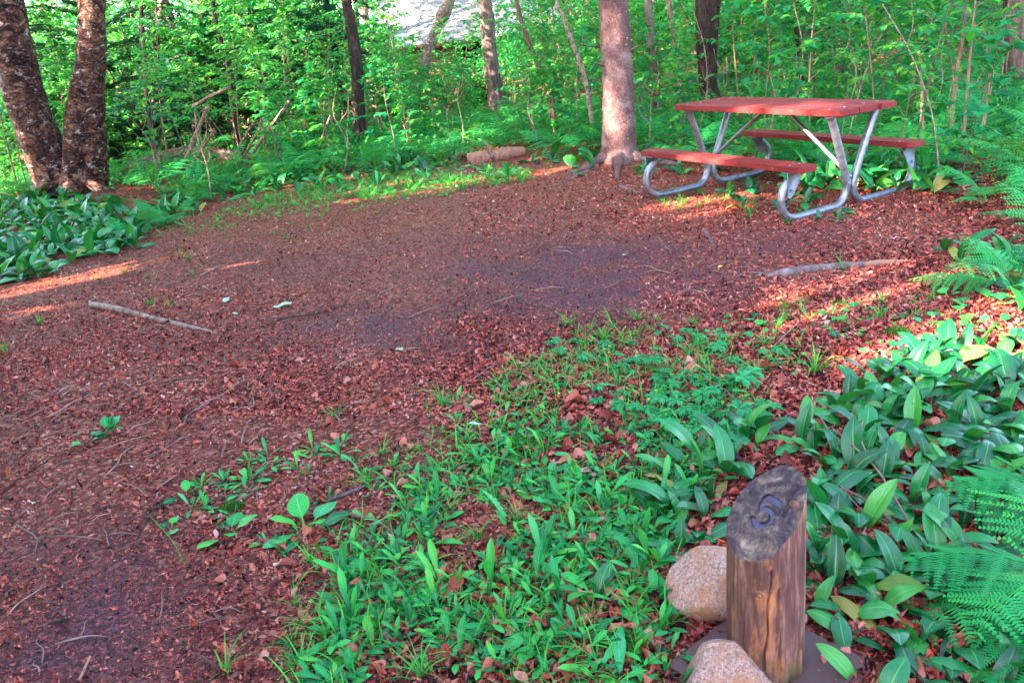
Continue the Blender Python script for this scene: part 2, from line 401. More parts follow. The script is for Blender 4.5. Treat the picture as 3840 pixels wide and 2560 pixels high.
def post_face():
    k = N('mouldy_cut_face'); co = k.co('Object'); g = k.noise(co, 17, 6, .75, .5); f = k.noise(k.co('Object', (1, 1, 1), (5, 5, 5)), 42, 5, .8)
    c = k.ramp(g, [(.36, (.014, .009, .014)), (.47, (.050, .032, .042)), (.57, (.12, .078, .07)), (.70, (.34, .24, .20))])
    c = k.mix(k.ramp(f, [(.56, 0.), (.70, .55)]), c, (.30, .24, .17)); c = k.mix(k.ramp(k.noise(k.co('Object', (1, 1, 1), (8, 1, 5)), 28, 4, .7), [(.58, 0.), (.68, .5)]), c, (.035, .07, .035))
    c = k.mix(k.ramp(k.noise(k.co('Object', (1, 1, 1), (2, 9, 5)), 20, 3, .7), [(.62, 0.), (.72, .6)]), c, (.32, .15, .06))
    k.base(c); k.set(Roughness=.6); k.bump(k.math('ADD', g, f), .5, .003); return k.m
M['post'] = post_side(); M['postface'] = post_face()
def plain(name, c, rough=.6, metal=0, nz=.3, sc=30, spec=.15):
    k = N(name); n = k.noise(k.co('Object'), sc, 4, .7); k.base(k.mix(k.math('MULTIPLY', n, nz*2), c, tuple(x*.45 for x in c))); k.set(Roughness=rough, Metallic=metal)
    k.b.inputs['Specular IOR Level'].default_value = spec; k.bump(n, .25, .003); return k.m
M['plate'] = plain('dull_galvanised_plate', (.24, .25, .30), .5, .35, .3, 30)
M['digit'] = plain('faded_blue_paint', (.115, .10, .19), .5, 0, .2, 60)
M['slab'] = plain('brown_slab', (.11, .052, .05), .42, 0, .25, 9)
M['moss'] = plain('moss', (.06, .16, .02), .9, 0, .5, 90)
M['yellow'] = plain('yellow_petal', (.75, .52, .01), .4, 0, .1)
M['paleleaf'] = plain('pale_fallen_leaf', (.42, .50, .36), .6, 0, .4, 50)
M['yleaf'] = plain('yellowed_leaf', (.55, .52, .10), .5, 0, .3, 40)
M['roof'] = plain('roof_shingle', (.21, .20, .25), .8, 0, .25, 8)
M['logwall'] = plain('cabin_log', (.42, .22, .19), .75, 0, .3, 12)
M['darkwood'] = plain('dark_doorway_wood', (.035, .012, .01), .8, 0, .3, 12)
M['rawwood'] = plain('raw_wood', (.42, .19, .13), .8, 0, .48, 14)
M['seed'] = plain('seed_head', (.05, .05, .045), .8)

PCX, PCY, PR = .5147, 1.5701, .088
# ------------------------------------------------------------------ ground
def axis(lo, hi, dlo, dhi, fine):
    a = [dlo]; 
    while a[-1] < dhi: a.append(a[-1]+fine)
    s = fine
    up = a[-1]; R2 = []
    while up < hi: s *= 1.22; up += s; R2.append(up)
    s = fine; dn = dlo; L2 = []
    while dn > lo: s *= 1.22; dn -= s; L2.append(dn)
    return np.array(L2[::-1]+a+R2)
gx = axis(-300, 300, -7, 6, .06); gy = axis(-120, 500, .8, 13, .06)
X, Y = np.meshgrid(gx, gy); Z = gz(X.ravel(), Y.ravel())
g = Geo(); g.add(np.stack([X.ravel(), Y.ravel(), Z], 1), grid_faces(len(gx), len(gy)), np.stack([X.ravel(), Y.ravel()], 1))
me = g.mesh('ground', M['soil'])
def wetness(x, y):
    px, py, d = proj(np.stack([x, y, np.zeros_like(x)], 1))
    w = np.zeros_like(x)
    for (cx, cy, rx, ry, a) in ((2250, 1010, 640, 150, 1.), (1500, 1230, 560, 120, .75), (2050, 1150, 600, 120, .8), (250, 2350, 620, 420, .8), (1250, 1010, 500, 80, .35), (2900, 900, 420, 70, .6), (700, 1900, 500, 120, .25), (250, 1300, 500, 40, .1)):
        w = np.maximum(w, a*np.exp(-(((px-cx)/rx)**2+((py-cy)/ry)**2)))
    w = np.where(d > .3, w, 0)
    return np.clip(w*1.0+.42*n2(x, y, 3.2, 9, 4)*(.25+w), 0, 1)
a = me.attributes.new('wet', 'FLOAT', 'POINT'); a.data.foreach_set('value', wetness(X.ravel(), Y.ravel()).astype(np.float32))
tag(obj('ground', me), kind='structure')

# ------------------------------------------------------------------ leaf litter
def rect_leaf(L, Wd, nl, nw, curl, roll, prof):
    s = np.linspace(0, 1, nl); t = np.linspace(-1, 1, nw); S, T = np.meshgrid(s, t, indexing='ij')
    w = np.array([prof(q) for q in s])[:, None]*Wd/2
    x = (S-.5)*L; y = T*w; z = curl*L*(((S-.5)*2)**2)+roll*(y**2)/Wd*4+.05*L*np.sin(S*7+T*3)
    v = np.stack([x, y, z], -1).reshape(-1, 3)
    return Geo().add(v, grid_faces(nw, nl), np.stack([T.ravel()*.5+.5, S.ravel()], 1))
ell = lambda q: max(.08, math.sin(PI*min(max(q, .02), .98))**.6)
rag = lambda q: .55+.45*math.sin(9*q+1)
T_big = [rect_leaf(1, .5, 6, 4, .12, .5, ell), rect_leaf(1, .36, 6, 4, -.08, 1.2, ell), rect_leaf(1, .5, 5, 4, .25, -.5, rag), rect_leaf(1, .22, 6, 4, .05, 2.0, rag), rect_leaf(1, .55, 5, 4, .1, .3, rag), rect_leaf(1.2, .14, 5, 4, .06, 2.5, lambda q: .8), rect_leaf(.8, .3, 5, 4, -.15, -1.0, ell)]
T_mid = [rect_leaf(1, .2, 3, 2, .15, 0, lambda q: .8), rect_leaf(1, .5, 3, 2, .15, 0, ell), rect_leaf(1, .45, 3, 2, -.12, 0, rag), rect_leaf(1, .32, 3, 2, .1, 0, lambda q: .7), rect_leaf(1, .7, 3, 2, .2, 0, ell)]
T_bits = [rect_leaf(1, .4, 2, 2, 0, 0, lambda q: .8+.2*q), rect_leaf(1, .6, 2, 2, 0, 0, lambda q: 1-.5*q)]
def scatter_litter(name, tmpl, n, yr, size, tilt, mat, dens, lift=.006, xr=(-300, 4140), seed=1):
    r = np.random.default_rng(seed); g = Geo()
    py = r.uniform(yr[0], yr[1], n); px = r.uniform(xr[0], xr[1], n)
    v = _fw[None]+CR[None]*((px-1920)/CAM_F)[:, None]-CU[None]*((py-1280)/CAM_F)[:, None]
    t = -CAM_H/v[:, 2]; P = CP+v*t[:, None]; ok = (v[:, 2] < -.03)
    P = P[ok]; w = wetness(P[:, 0], P[:, 1]); e, _, _ = edge_d(P[:, 0], P[:, 1])
    keep = r.random(len(P)) < dens(w, e)*np.clip(.80+.55*n2(P[:, 0], P[:, 1], 1.7, 44, 3), .35, 1); lx, ly = P[:, 0]-PCX, P[:, 1]-PCY+.01; ca, sa = math.cos(R_(38)), math.sin(R_(38)); on = (np.abs(lx*ca+ly*sa) < .215) & (np.abs(-lx*sa+ly*ca) < .215); keep &= ~(on & (r.random(len(P)) > .38)); P = P[keep]; w = w[keep]; n = len(P)
    P[:, 2] = gz(P[:, 0], P[:, 1])+lift*r.random(n)+.001
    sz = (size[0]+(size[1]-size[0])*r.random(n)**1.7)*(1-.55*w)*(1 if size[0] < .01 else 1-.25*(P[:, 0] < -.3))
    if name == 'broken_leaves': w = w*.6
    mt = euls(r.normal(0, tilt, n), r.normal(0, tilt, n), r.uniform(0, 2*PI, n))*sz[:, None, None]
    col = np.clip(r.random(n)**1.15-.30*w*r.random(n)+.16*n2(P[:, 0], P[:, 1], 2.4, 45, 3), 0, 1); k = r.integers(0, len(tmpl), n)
    for j, T in enumerate(tmpl):
        q = k == j
        if q.any(): g.scatter(T, mt[q], P[q], col[q])
    return tag(obj(name, g.mesh(name, mat)), None, None, None, 'stuff')
sh = lambda a, b: (lambda w, e: np.clip(a-b*w, 0, 1))
o = scatter_litter('fallen_leaves', T_big, 24000, (1150, 2900), (.016, .052), .48, M['litter'], sh(1., .75), .018, seed=3)
tag(o, 'curled russet dead leaves carpeting the near clearing', 'fallen leaves')
o = scatter_litter('leaf_fragments', T_mid, 130000, (640, 2800), (.010, .030), .34, M['chips'], sh(1., .35), .007, seed=4)
tag(o, 'small brown leaf fragments and bark chips all over the clearing floor', 'leaf litter')
T_whole = [rect_leaf(1, .62, 8, 5, .10, .35, ell), rect_leaf(1, .55, 8, 5, -.12, .9, ell), rect_leaf(1, .7, 8, 5, .22, -.4, rag)]
M['whole'] = litter_mat('whole_dead_leaf', [(.16, .03, .025), (.40, .08, .05), (.58, .16, .10), (.66, .27, .20), (.34, .06, .04), (.60, .20, .13)], .5, .15)
o = scatter_litter('whole_leaves', T_whole, 750, (1350, 2800), (.045, .085), .4, M['whole'], lambda w, e: .9*(1-w), .022, (700, 4140), 15)
tag(o, 'larger whole curled dead leaves lying on top of the litter', 'fallen leaves')
o = scatter_litter('broken_leaves', T_mid, 105000, (640, 1560), (.018, .046), .42, M['chips'], sh(1., .5), .008, seed=14)
tag(o, 'broken russet leaf pieces covering the middle of the clearing', 'leaf litter')
o = scatter_litter('leaf_crumbs', T_bits, 70000, (640, 2700), (.006, .014), .3, M['chips'], sh(.9, -.3), .004, seed=6)
tag(o, 'fine crumbs of broken leaf trodden into the dark soil', 'leaf crumbs')
o = scatter_litter('woodland_leaf_litter', T_mid, 26000, (200, 900), (.04, .09), .4, M['litter'], lambda w, e: (e > -20)*.9, .02, seed=5)
tag(o, 'dead leaves lying between the ferns at the back of the clearing', 'leaf litter')

# ------------------------------------------------------------------ leaf templates
def arch(n, th0, th1, p=1.):
    s = np.linspace(0, 1, n); th = th0+(th1-th0)*s**p; ds = 1/(n-1)
    x = np.concatenate([[0], np.cumsum(np.cos((th[1:]+th[:-1])/2)*ds)]); z = np.concatenate([[0], np.cumsum(np.sin((th[1:]+th[:-1])/2)*ds)])
    return s, x, z, th
def blade(width, th0, th1, prof, fold=.35, cup=.0, n=9, na=5, wav=0, p=1., twist=0., stem=0.):
    s, x, z, th = arch(n, th0, th1, p); V = []; UV = []
    for i in range(n):
        w = prof(s[i])*width/2; nx, nz = -math.sin(th[i]), math.cos(th[i]); tw = twist*s[i]
        for j in range(na):
            t = -1+2*j/(na-1); y = t*w*math.cos(fold*.6); up = abs(t)*w*math.sin(fold)-cup*(t*t)*w+wav*w*math.sin(s[i]*11+t*2)
            yy = y*math.cos(tw)-up*math.sin(tw); uu = y*math.sin(tw)+up*math.cos(tw)
            V.append((x[i]+nx*uu, yy, z[i]+nz*uu)); UV.append((j/(na-1), s[i]))
    return Geo().add(V, grid_faces(na, n), UV)
def p_broad(s): return (max(.05, math.sin(PI*min(s, .999)**1.0)**.72)) if s > .13 else .12+.5*s
def p_narrow(s): return .16+.84*max(0, math.sin(PI*max(0, min(1, (s-.10)/.92))**1.55)) if s < .98 else .03
def p_oval(s): return .07 if s < .35 else max(.04, math.sin(PI*min(.995, .04+(s-.35)/.66))**.6)
def p_grass(s): return max(.04, (1-s)**.55)
BROAD = [blade(w, R_(a), R_(b), p_broad, fold, cup, 12, 7, .05, p, tw).mesh('leaf', M['broad']) for (w, a, b, fold, cup, p, tw) in
         [(.40, 62, -18, .35, .3, 1.2, .1), (.36, 75, 20, .5, .2, 1., -.2), (.44, 50, -30, .25, .5, 1.1, .2), (.38, 70, -5, .4, .2, 1.6, 0), (.42, 40, -12, .2, .4, .9, -.3),
          (.34, 82, 45, .6, .1, 1., .2), (.46, 58, -35, .3, .5, 1.3, 0), (.40, 35, -5, .15, .3, 1., .35)]]
BROAD_OLD = [blade(w, R_(a), R_(b), p_broad, .4, .5, 12, 7, .16, 1.2, tw).mesh('leaf', M['broad_old']) for (w, a, b, tw) in ((.36, 50, -30, .4), (.30, 25, -15, -.3))]
NARROW = [blade(w, R_(a), R_(b), p_narrow, fold, .1, 8, 5, .10, 1., tw).mesh('leaf', M['narrow']) for (w, a, b, fold, tw) in
          [(.21, 40, -5, .3, 0), (.25, 25, -8, .2, .3), (.19, 62, 30, .5, -.2), (.23, 15, -5, .2, .1), (.27, 33, -20, .3, -.3), (.20, 78, 60, .6, .2), (.22, 20, 8, .3, 0)]]
OVAL = [blade(.48, R_(a), R_(b), p_oval, .2, .15, 10, 5, .1, 1., 0).mesh('leaf', M['narrow']) for (a, b) in ((65, 10), (45, -10), (25, -5))]
GRASSB = [blade(w, R_(a), R_(b), p_grass, .5, 0, 7, 3, 0, p) for (w, a, b, p) in [(.035, 75, -20, 1.3), (.04, 60, -35, 1.), (.03, 85, 20, 1.5), (.045, 45, -25, .9), (.03, 70, -50, 1.6)]]
def lobed(seed):
    g = Geo(); r = random.Random(seed)
    for a in (-115, -58, 0, 58, 115):
        L = .55 if abs(a) > 90 else (.85 if a else 1.)
        for da, l in ((-13, .8), (0, 1.), (13, .8)):
            q = R_(a+da); c, s = math.cos(q), math.sin(q); W2 = .10
            v = [(0, 0, 0), (.55*c*L-W2*s, .55*s*L+W2*c, .06), (c*L*l, s*L*l, -.04), (.55*c*L+W2*s, .55*s*L-W2*c, .06)]
            g.add(v, [(0, 1, 2, 3)], [(.5, 0), (0, .6), (.5, 1), (1, .6)], r.random())
    return g
def lobed_on_stalk(seed, h):
    g = Geo(); tube([(0, 0, 0), (.1*h, 0, .6*h), (.28*h, 0, h)], [.004, .003, .002], 4, 5, geo=g)
    g.addg(lobed(seed), np.array([[.09, 0, 0, .28*h], [0, .09, 0, 0], [0, 0, .09, h], [0, 0, 0, 1]])@np.array(Matrix.Rotation(R_(12), 4, 'Y')))
    return g.mesh('leaf', M['lobed'])
LOBED = [lobed_on_stalk(i, h) for i, h in enumerate((.04, .07, .10, .05))]
def frond(th0, th1, npin, detail, width=.42, seed=0, p=1.):
    """fern frond, length 1; pinnae both sides; detail = pinnules per side (0: plain tapering pinna)"""
    r = random.Random(seed); g = Geo(); s, x, z, th = arch(24, th0, th1, p)
    P = np.stack([x, np.zeros_like(x), z], 1); tube(P, np.linspace(.007, .0015, 24), 4, None, geo=g, r=.9)
    for i in range(npin):
        t = .22+.76*(i/(npin-1)); q = t; w = width*(1-((t-.22)/.78)**1.3*.93)*(.75+.25*min(1, (t-.22)/.1))
        c = np.array([np.interp(q, s, x), 0, np.interp(q, s, z)]); a = np.interp(q, s, th)
        for sd in (-1, 1):
            L = w*(.9+.2*r.random()); sweep = R_(62+10*r.random()); dr = -.18-.25*r.random()
            f = np.array([math.cos(a), 0, math.sin(a)]); nrm = np.array([-math.sin(a), 0, math.cos(a)])
            d = f*math.cos(sweep)+np.array([0, sd, 0])*math.sin(sweep); d = d+nrm*dr*.6; d /= np.linalg.norm(d)
            e = np.cross(nrm, d); e /= np.linalg.norm(e)
            tone = r.random()
            if detail == 0:
                W2 = .76*1.0/npin*.30
                k = [c, c+d*L*.3+e*W2, c+d*L*.7+e*W2*.6+nrm*dr*L*.1, c+d*L+nrm*dr*L*.3, c+d*L*.7-e*W2*.6+nrm*dr*L*.1, c+d*L*.3-e*W2]
                g.add(k, [(0, 1, 4, 5), (1, 2, 3, 4)][:1]+[(1, 2, 4, -1), (2, 3, 4, -1)], [(.5, 0), (0, .3), (0, .7), (.5, 1), (1, .7), (1, .3)], tone)
            else:
                m = max(3, int(detail*L/width)); g.add([c-e*.004, c+e*.004, c+d*L*.5+nrm*dr*L*.0875+e*.003, c+d*L+nrm*dr*L*.35, c+d*L*.5+nrm*dr*L*.0875-e*.003], [(0, 1, 2, 4), (4, 2, 3, -1)], None, .8)
                for j in range(m):
                    u = (j+.6)/m; cc = c+d*L*u+nrm*dr*L*.35*u*u; l2 = min(L*.24, .068 if detail > 20 else .045)*(1-u*.8)+.003; wd = L/m*.40
                    for s2 in (-1, 1):
                        dd = e*s2*.9+d*.42; dd /= np.linalg.norm(dd)
                        g.add([cc-d*wd, cc+dd*l2*.5-d*wd*.8, cc+dd*l2, cc+dd*l2*.45+d*wd*.8, cc+d*wd], [(0, 1, 3, 4), (1, 2, 3, -1)], [(.5, 0), (0, .5), (.5, 1), (1, .5), (.5, .1)], tone*.6+.4*r.random())
    return g
FR_HI = [frond(R_(a), R_(b), 15, 14, .40, i, p).mesh('frond', M['fern']) for i, (a, b, p) in enumerate(((55, -15, 1.), (40, -25, 1.2), (68, 5, 1.1), (25, -12, 1.)))]
FR_LO = [frond(R_(a), R_(b), 20, 0, .40, 10+i, p).mesh('frond', M['fern']) for i, (a, b, p) in enumerate(((70, -20, 1.2), (55, -30, 1.), (80, 15, 1.), (45, -10, 1.1), (62, -45, 1.4)))]

FR_BR = [frond(R_(a), R_(b), n, 27, w, 30+i, p).mesh('frond', M['fern']) for i, (a, b, n, w, p) in enumerate(((28, -30, 10, .66, 1.), (15, -22, 9, .60, 1.), (38, -28, 11, .58, 1.2), (20, -12, 10, .7, 1.)))]
# ------------------------------------------------------------------ labels by patch: [(name shown, group), box in the photograph]
LM = {}
def plant(name, meshes, n, size, loc, rz, label, cat, group=None, part='leaf', rs=None, spread=None, tilt=.25, scale_v=.25, name_lbl=None):
    """a rosette: n leaves of its own round one base, each leaf a part"""
    r = rs or random
    o = root(name, loc, rz, label, cat, group)
    for i in range(n):
        me = r.choice(meshes) if not (meshes is BROAD and r.random() < .06) else r.choice(BROAD_OLD); a = (2*PI*i/n)+r.uniform(-.45, .45); s = size*(1+r.uniform(-scale_v, scale_v))
        obj(part, me, o, (0.004*math.cos(a), .004*math.sin(a), -.004), (r.uniform(-tilt, tilt), r.uniform(-tilt, tilt), a), s)
    return o
def poly_points(poly, n, dmin, seed, tries=40, patchy=False):
    """n ground places whose image falls in the polygon (photo px), at least dmin metres apart"""
    poly = np.array(poly, float); r = random.Random(seed); out = []
    x0, y0 = poly.min(0); x1, y1 = poly.max(0)
    W3 = [G(a, b) for a, b in poly]; wx = [p[0] for p in W3]; wy = [p[1] for p in W3]
    def inside(px, py):
        c = False; j = len(poly)-1
        for i in range(len(poly)):
            if (poly[i][1] > py) != (poly[j][1] > py) and px < (poly[j][0]-poly[i][0])*(py-poly[i][1])/(poly[j][1]-poly[i][1])+poly[i][0]: c = not c
            j = i
        return c
    for _ in range(n*tries):
        if len(out) >= n: break
        X_, Y_ = r.uniform(min(wx), max(wx)), r.uniform(min(wy), max(wy))
        px, py, d = proj(np.array([X_, Y_, 0])); 
        if not inside(px, py): continue
        if any((X_-a)**2+(Y_-b)**2 < dmin**2 for a, b in out): continue
        if 1730 < px < 2000 and 588 < py < 635: continue
        if patchy and float(n2(X_, Y_, 5.5, 71, 2)[0]) < -.12: continue
        if any((X_-a)**2+(Y_-b)**2 < c**2 for a, b, c in KEEP_OUT): continue
        out.append((X_, Y_))
    return out
PCX, PCY, PR = .5147, 1.5701, .088
KEEP_OUT = [(PCX, PCY, .13), (.455, 1.78, .09), (.44, 1.50, .08), (1.42, 9.56, .26), (-5.6, 11.8, .6)]

# ------------------------------------------------------------------ trees
def trunk_mesh(path, radii, mat, ns=40, n=110, amp=.07, freq=9, seed=1, stretch=1.):
    return tube(path, radii, ns, n, amp, freq, seed, True, .5, stretch).mesh('trunk', mat)
def kite(l=1., w=.55, f=.12):
    v = [(0, 0, 0), (l*.33, 0, -f*.2), (l, 0, -f), (l*.35, w/2, f), (l*.75, w*.36, f*.3), (l*.35, -w/2, f), (l*.75, -w*.36, f*.3)]
    return Geo().add(v, [(0, 1, 3, -1), (1, 2, 4, 3), (0, 5, 1, -1), (1, 5, 6, 2)], [(.5, 0), (.5, .33), (.5, 1), (0, .4), (0, .8), (1, .4), (1, .8)])
def maple(l=1.):
    g = Geo(); pts = [(0, 0), (.12, .30), (.42, .52), (.48, .24), (1., 0), (.48, -.24), (.42, -.52), (.12, -.30)]
    v = [(x*l, y*l, .10*abs(y)-.12*x*x) for x, y in pts]+[(.3*l, 0, -.02)]
    g.add(v, [(8, i, (i+1) % 8) for i in range(8)], [(y+.5, x) for x, y in pts]+[(.5, .3)]); return g
KITE = kite(); MAPLE = maple()
def leaves_at(g, P, az, size, rs, tm=KITE, droop=.3, jit=.35):
    n = len(P); g.scatter(tm, euls(rs.normal(0, jit, n), rs.normal(droop, jit, n), az)*(size*rs.uniform(.6, 1.2, n))[:, None, None], P, rs.random(n)); return g
def crown_mesh(name, c, rad, n, size, seed, mat, lights=(), rhole=.3):
    """leaves in clumps through an ellipsoid round c"""
    r = np.random.default_rng(seed); c = np.array(c, float); rad = np.array(rad, float)
    nc = max(12, n//60); d = r.normal(size=(nc, 3)); d /= np.linalg.norm(d, axis=1)[:, None]; cc = c+d*rad*(r.random(nc)**.4)[:, None]
    P = cc[r.integers(0, nc, n)]+r.normal(size=(n, 3))*rad*.20
    if len(lights):
        keep = np.ones(n, bool)
        for (q, rr) in lights:  # drop leaves on the sun's line to each chosen lit spot
            v = P-np.array(q); t = v@SUND; dist = np.linalg.norm(v-t[:, None]*SUND, axis=1); keep &= ~((dist < rr*(.6+.8*r.random(n))) & (t > .3) & (r.random(n) > .06))
        P = P[keep]
    n = len(P)
    P = P[P[:, 2] > .15]
    g = Geo(); return leaves_at(g, P, r.uniform(0, 2*PI, len(P)), size, r, KITE, .3, .6).mesh(name, mat)
def limb_mesh(c, rad, base, mat, k=7, seed=0, r0=.05):
    r = random.Random(seed); g = Geo(); c = np.array(c, float)
    for i in range(k):
        e = c+np.array([r.uniform(-1, 1), r.uniform(-1, 1), r.uniform(-.4, .9)])*np.array(rad)*.8; b = np.array(base, float)+(c-np.array(base))*r.uniform(.1, .8)
        tube([b, (b+e)/2+np.array([0, 0, .3]), e], [r0, r0*.6, .01], 6, 7, geo=g)
    return g.mesh('branch', mat)

# chosen sun spots: gaps are cut toward the sun in the added trees' crowns
LIT_SPOTS = []
def lit(px, py, r, Y=None, z=0): LIT_SPOTS.append((tuple(at(px, py, Y) if Y else G(px, py, z)), r*1.5+.07))
for a in ((3120, 1110, .10), (70, 1100, .28), (230, 1080, .20), (420, 1010, .14), (900, 985, .10), (1180, 690, .30), (1650, 690, .35), (1450, 705, .3), (60, 930, .2), (1330, 715, .2), (2500, 760, .12), (2700, 790, .10), (2440, 735, .08),
          (3130, 1120, .24), (3320, 1095, .2), (3720, 1230, .24), (3835, 1180, .3), (3600, 1000, .10), (3820, 1290, .12), (2100, 640, .18), (60, 1180, .12)): lit(*a)
for (px, py, r) in ((300, 520, .14), (290, 600, .12), (60, 470, .16), (110, 600, .16), (170, 700, .14), (340, 140, .08), (20, 560, .12)): lit(px, py, r, 11.5)
for (px, py, r) in ((2290, 60, .12), (2285, 160, .07), (2275, 270, .05), (2290, 360, .12), (2295, 410, .10), (2300, 470, .07), (2275, 560, .06)): lit(px, py, r, 9.4)
for (px, py, r) in ((2600, 428, .10), (2720, 432, .08), (2850, 440, .06), (2480, 580, .06), (2700, 610, .07), (2890, 650, .06), (2460, 650, .10), (2420, 700, .08), (3150, 600, .06), (3210, 560, .06), (3360, 680, .10), (3200, 500, .07)): lit(px, py, r, 6.9)
for (px, py, Y, r) in ((1150, 260, 14, .5), (1300, 400, 13, .5), (1500, 330, 15, .6), (1700, 400, 14, .5), (1900, 300, 16, .6), (1080, 430, 12.5, .35), (820, 420, 13, .4), (430, 380, 13.5, .35), (1600, 480, 12.5, .35), (2050, 480, 12.2, .3), (500, 60, 17, .6), (2960, 120, 10, .25), (3080, 60, 11, .3), (3250, 180, 10.5, .2), (3400, 60, 12, .3), (3330, 300, 10, .15), (3560, 230, 10.5, .2), (3650, 350, 9.5, .15), (2800, 200, 12, .25), (2750, 60, 14, .4), (2480, 150, 13, .3), (2450, 330, 12, .25), (3700, 80, 13, .3), (3000, 300, 9.5, .15), (3480, 420, 9, .12), (2200, 420, 13, .3), (2100, 250, 14, .3)): lit(px, py, r*.7, Y)
for (px, py, r) in ((2890, 2235, .022), (2850, 2370, .03), (2880, 2380, .025)): lit(px, py, r, 1.5)

def big_tree(name, loc, h, rt, crown_c, crown_r, nleaf, lsize, label, seed, bark='dark_bark', lights=(), group=None):
    o = root(name, loc, 0, label, 'tree', group); L = np.array(loc, float)
    r = random.Random(seed); top = (r.uniform(-.4, .4), r.uniform(-.4, .4), h)
    obj('trunk', trunk_mesh([(0, 0, -.2), (0.03, 0, .4), (top[0]*.4, top[1]*.4, h*.5), top], [rt*1.5, rt, rt*.8, rt*.3], M[bark], 20, 40, .08, 4, seed), o)
    me = crown_mesh('crown', L+np.array(crown_c), crown_r, nleaf, lsize, seed, M['tree'], lights)
    c = obj('crown', me, o, -L)
    obj('branch', limb_mesh(crown_c, crown_r, (0, 0, h*.35), M[bark], 9, seed), o)
    return o
shade = [(-5.2, 1.4, 7, 2.6, 2.3), (-6.6, 3.8, 8, 3.2, 2.5), (-5.0, -1.6, 7, 2.4, 2.4), (-8.6, 6.2, 9, 3.6, 2.6), (-9.2, 2.2, 9, 4.0, 2.8), (-8.0, -.8, 8, 4.0, 2.8), (-4.4, -4.6, 8, 3.0, 2.5), (-7.4, -4.6, 9, 4.4, 2.9),  # unseen trees added off-frame to keep the sun off the clearing
         (-11.5, 5.0, 10, 5.2, 3.0), (-11.4, .6, 10, 5.6, 3.0), (-10.6, 9.2, 9, 4.2, 2.7), (-10.8, -4.0, 10, 6.0, 3.0), (-13.6, 8.6, 11, 5.6, 3.), (-4.2, -1.9, 4, 1.4, 1.5), (-5.6, 5.2, 4, 1.5, 1.4),
         (-9.5, 2.0, 13, 9.5, 3.2), (-10.2, 5.2, 13, 9.5, 3.0), (-12.8, 1.5, 14, 11.5, 3.2), (-8.6, -1.6, 13, 9.0, 3.0), (-12.8, 5.4, 14, 11.5, 3.0)]  # higher crowns added to shade the background at the right
side = ['nearest the frame edge', 'second from the frame edge', 'just behind the viewpoint', 'farther into the wood', 'tall, deeper in the wood', 'broad, behind the viewpoint', 'farthest behind the viewpoint', 'largest behind the viewpoint',
        'tallest, deep in the wood', 'spreading, deep in the wood', 'level with the twin birch', 'deep in the wood behind', 'beyond the twin birch', 'low and bushy behind the viewpoint', 'low and bushy near the ramps patch', 'high-crowned, middle of the wood', 'high-crowned, level with the far bench', 'highest crown of all', 'high-crowned, behind the viewpoint', 'second highest crown, deep in the wood']
for i, (x, y, h, cz, cr) in enumerate(shade):
    big_tree('added_shade_tree', (x, y, gz1(x, y)), h, .12+.01*h, (0, 0, cz), (cr*.85, cr*.85, cr*1.1), int(1500*cr*cr), .17, 'unseen tree added for shade outside the left edge, '+side[i], 100+i, 'grey_bark', LIT_SPOTS, 'added shade trees outside the left edge')

# twin-trunked birch
def px_path(pts, Y0): return [at(a, b, Y0)*1. for a, b in pts]
B0 = G(290, 765); YB = float(B0[1])
birch = root('birch_tree', (B0[0], B0[1], gz1(B0[0], B0[1])), 0, 'old twin-trunked birch with shaggy brown bark at the left edge of the clearing', 'tree')
def rel(P, o): return [tuple(np.array(p)-np.array(o.location)) for p in P]
YL = YB
lp = [at(245, 800, YL), at(215, 700, YL), at(168, 560, YL), at(108, 410, YL), at(66, 260, YL), at(40, 120, YL), at(18, -20, YL), at(-20, -200, YL+.2), at(-60, -600, YL+.5)]
pr_ = np.array([185, 92, 82, 80, 76, 72, 66, 64, 50])/CAM_F*YL*.85
obj('trunk', tube(rel(lp, birch), pr_, 96, 240, .07, 6., 11, True, .5, 1.6).mesh('trunk', M['birch_bark']), birch)
rp = [at(350, 800, YL), at(345, 700, YL), at(342, 560, YL), at(332, 400, YL), at(340, 250, YL), at(345, 120, YL), at(345, 0, YL), at(350, -200, YL-.2), at(380, -600, YL-.3)]
rr_ = np.array([95, 64, 60, 62, 58, 52, 50, 48, 36])/CAM_F*YL*.86
obj('trunk', tube(rel(rp, birch), rr_, 96, 240, .07, 6., 12, True, .5, 1.6).mesh('trunk', M['birch_bark']), birch)
rp2 = [at(262, 790, YL-.2), at(270, 700, YL-.2), at(277, 600, YL-.15), at(280, 500, YL-.15), at(288, 400, YL-.12), at(305, 300, YL-.1), at(322, 200, YL)]
obj('trunk', tube(rel(rp2, birch), np.array([58, 42, 36, 36, 34, 30, 24])/CAM_F*YL, 64, 160, .07, 6., 13, True, .5, 1.6).mesh('trunk', M['birch_bark']), birch)
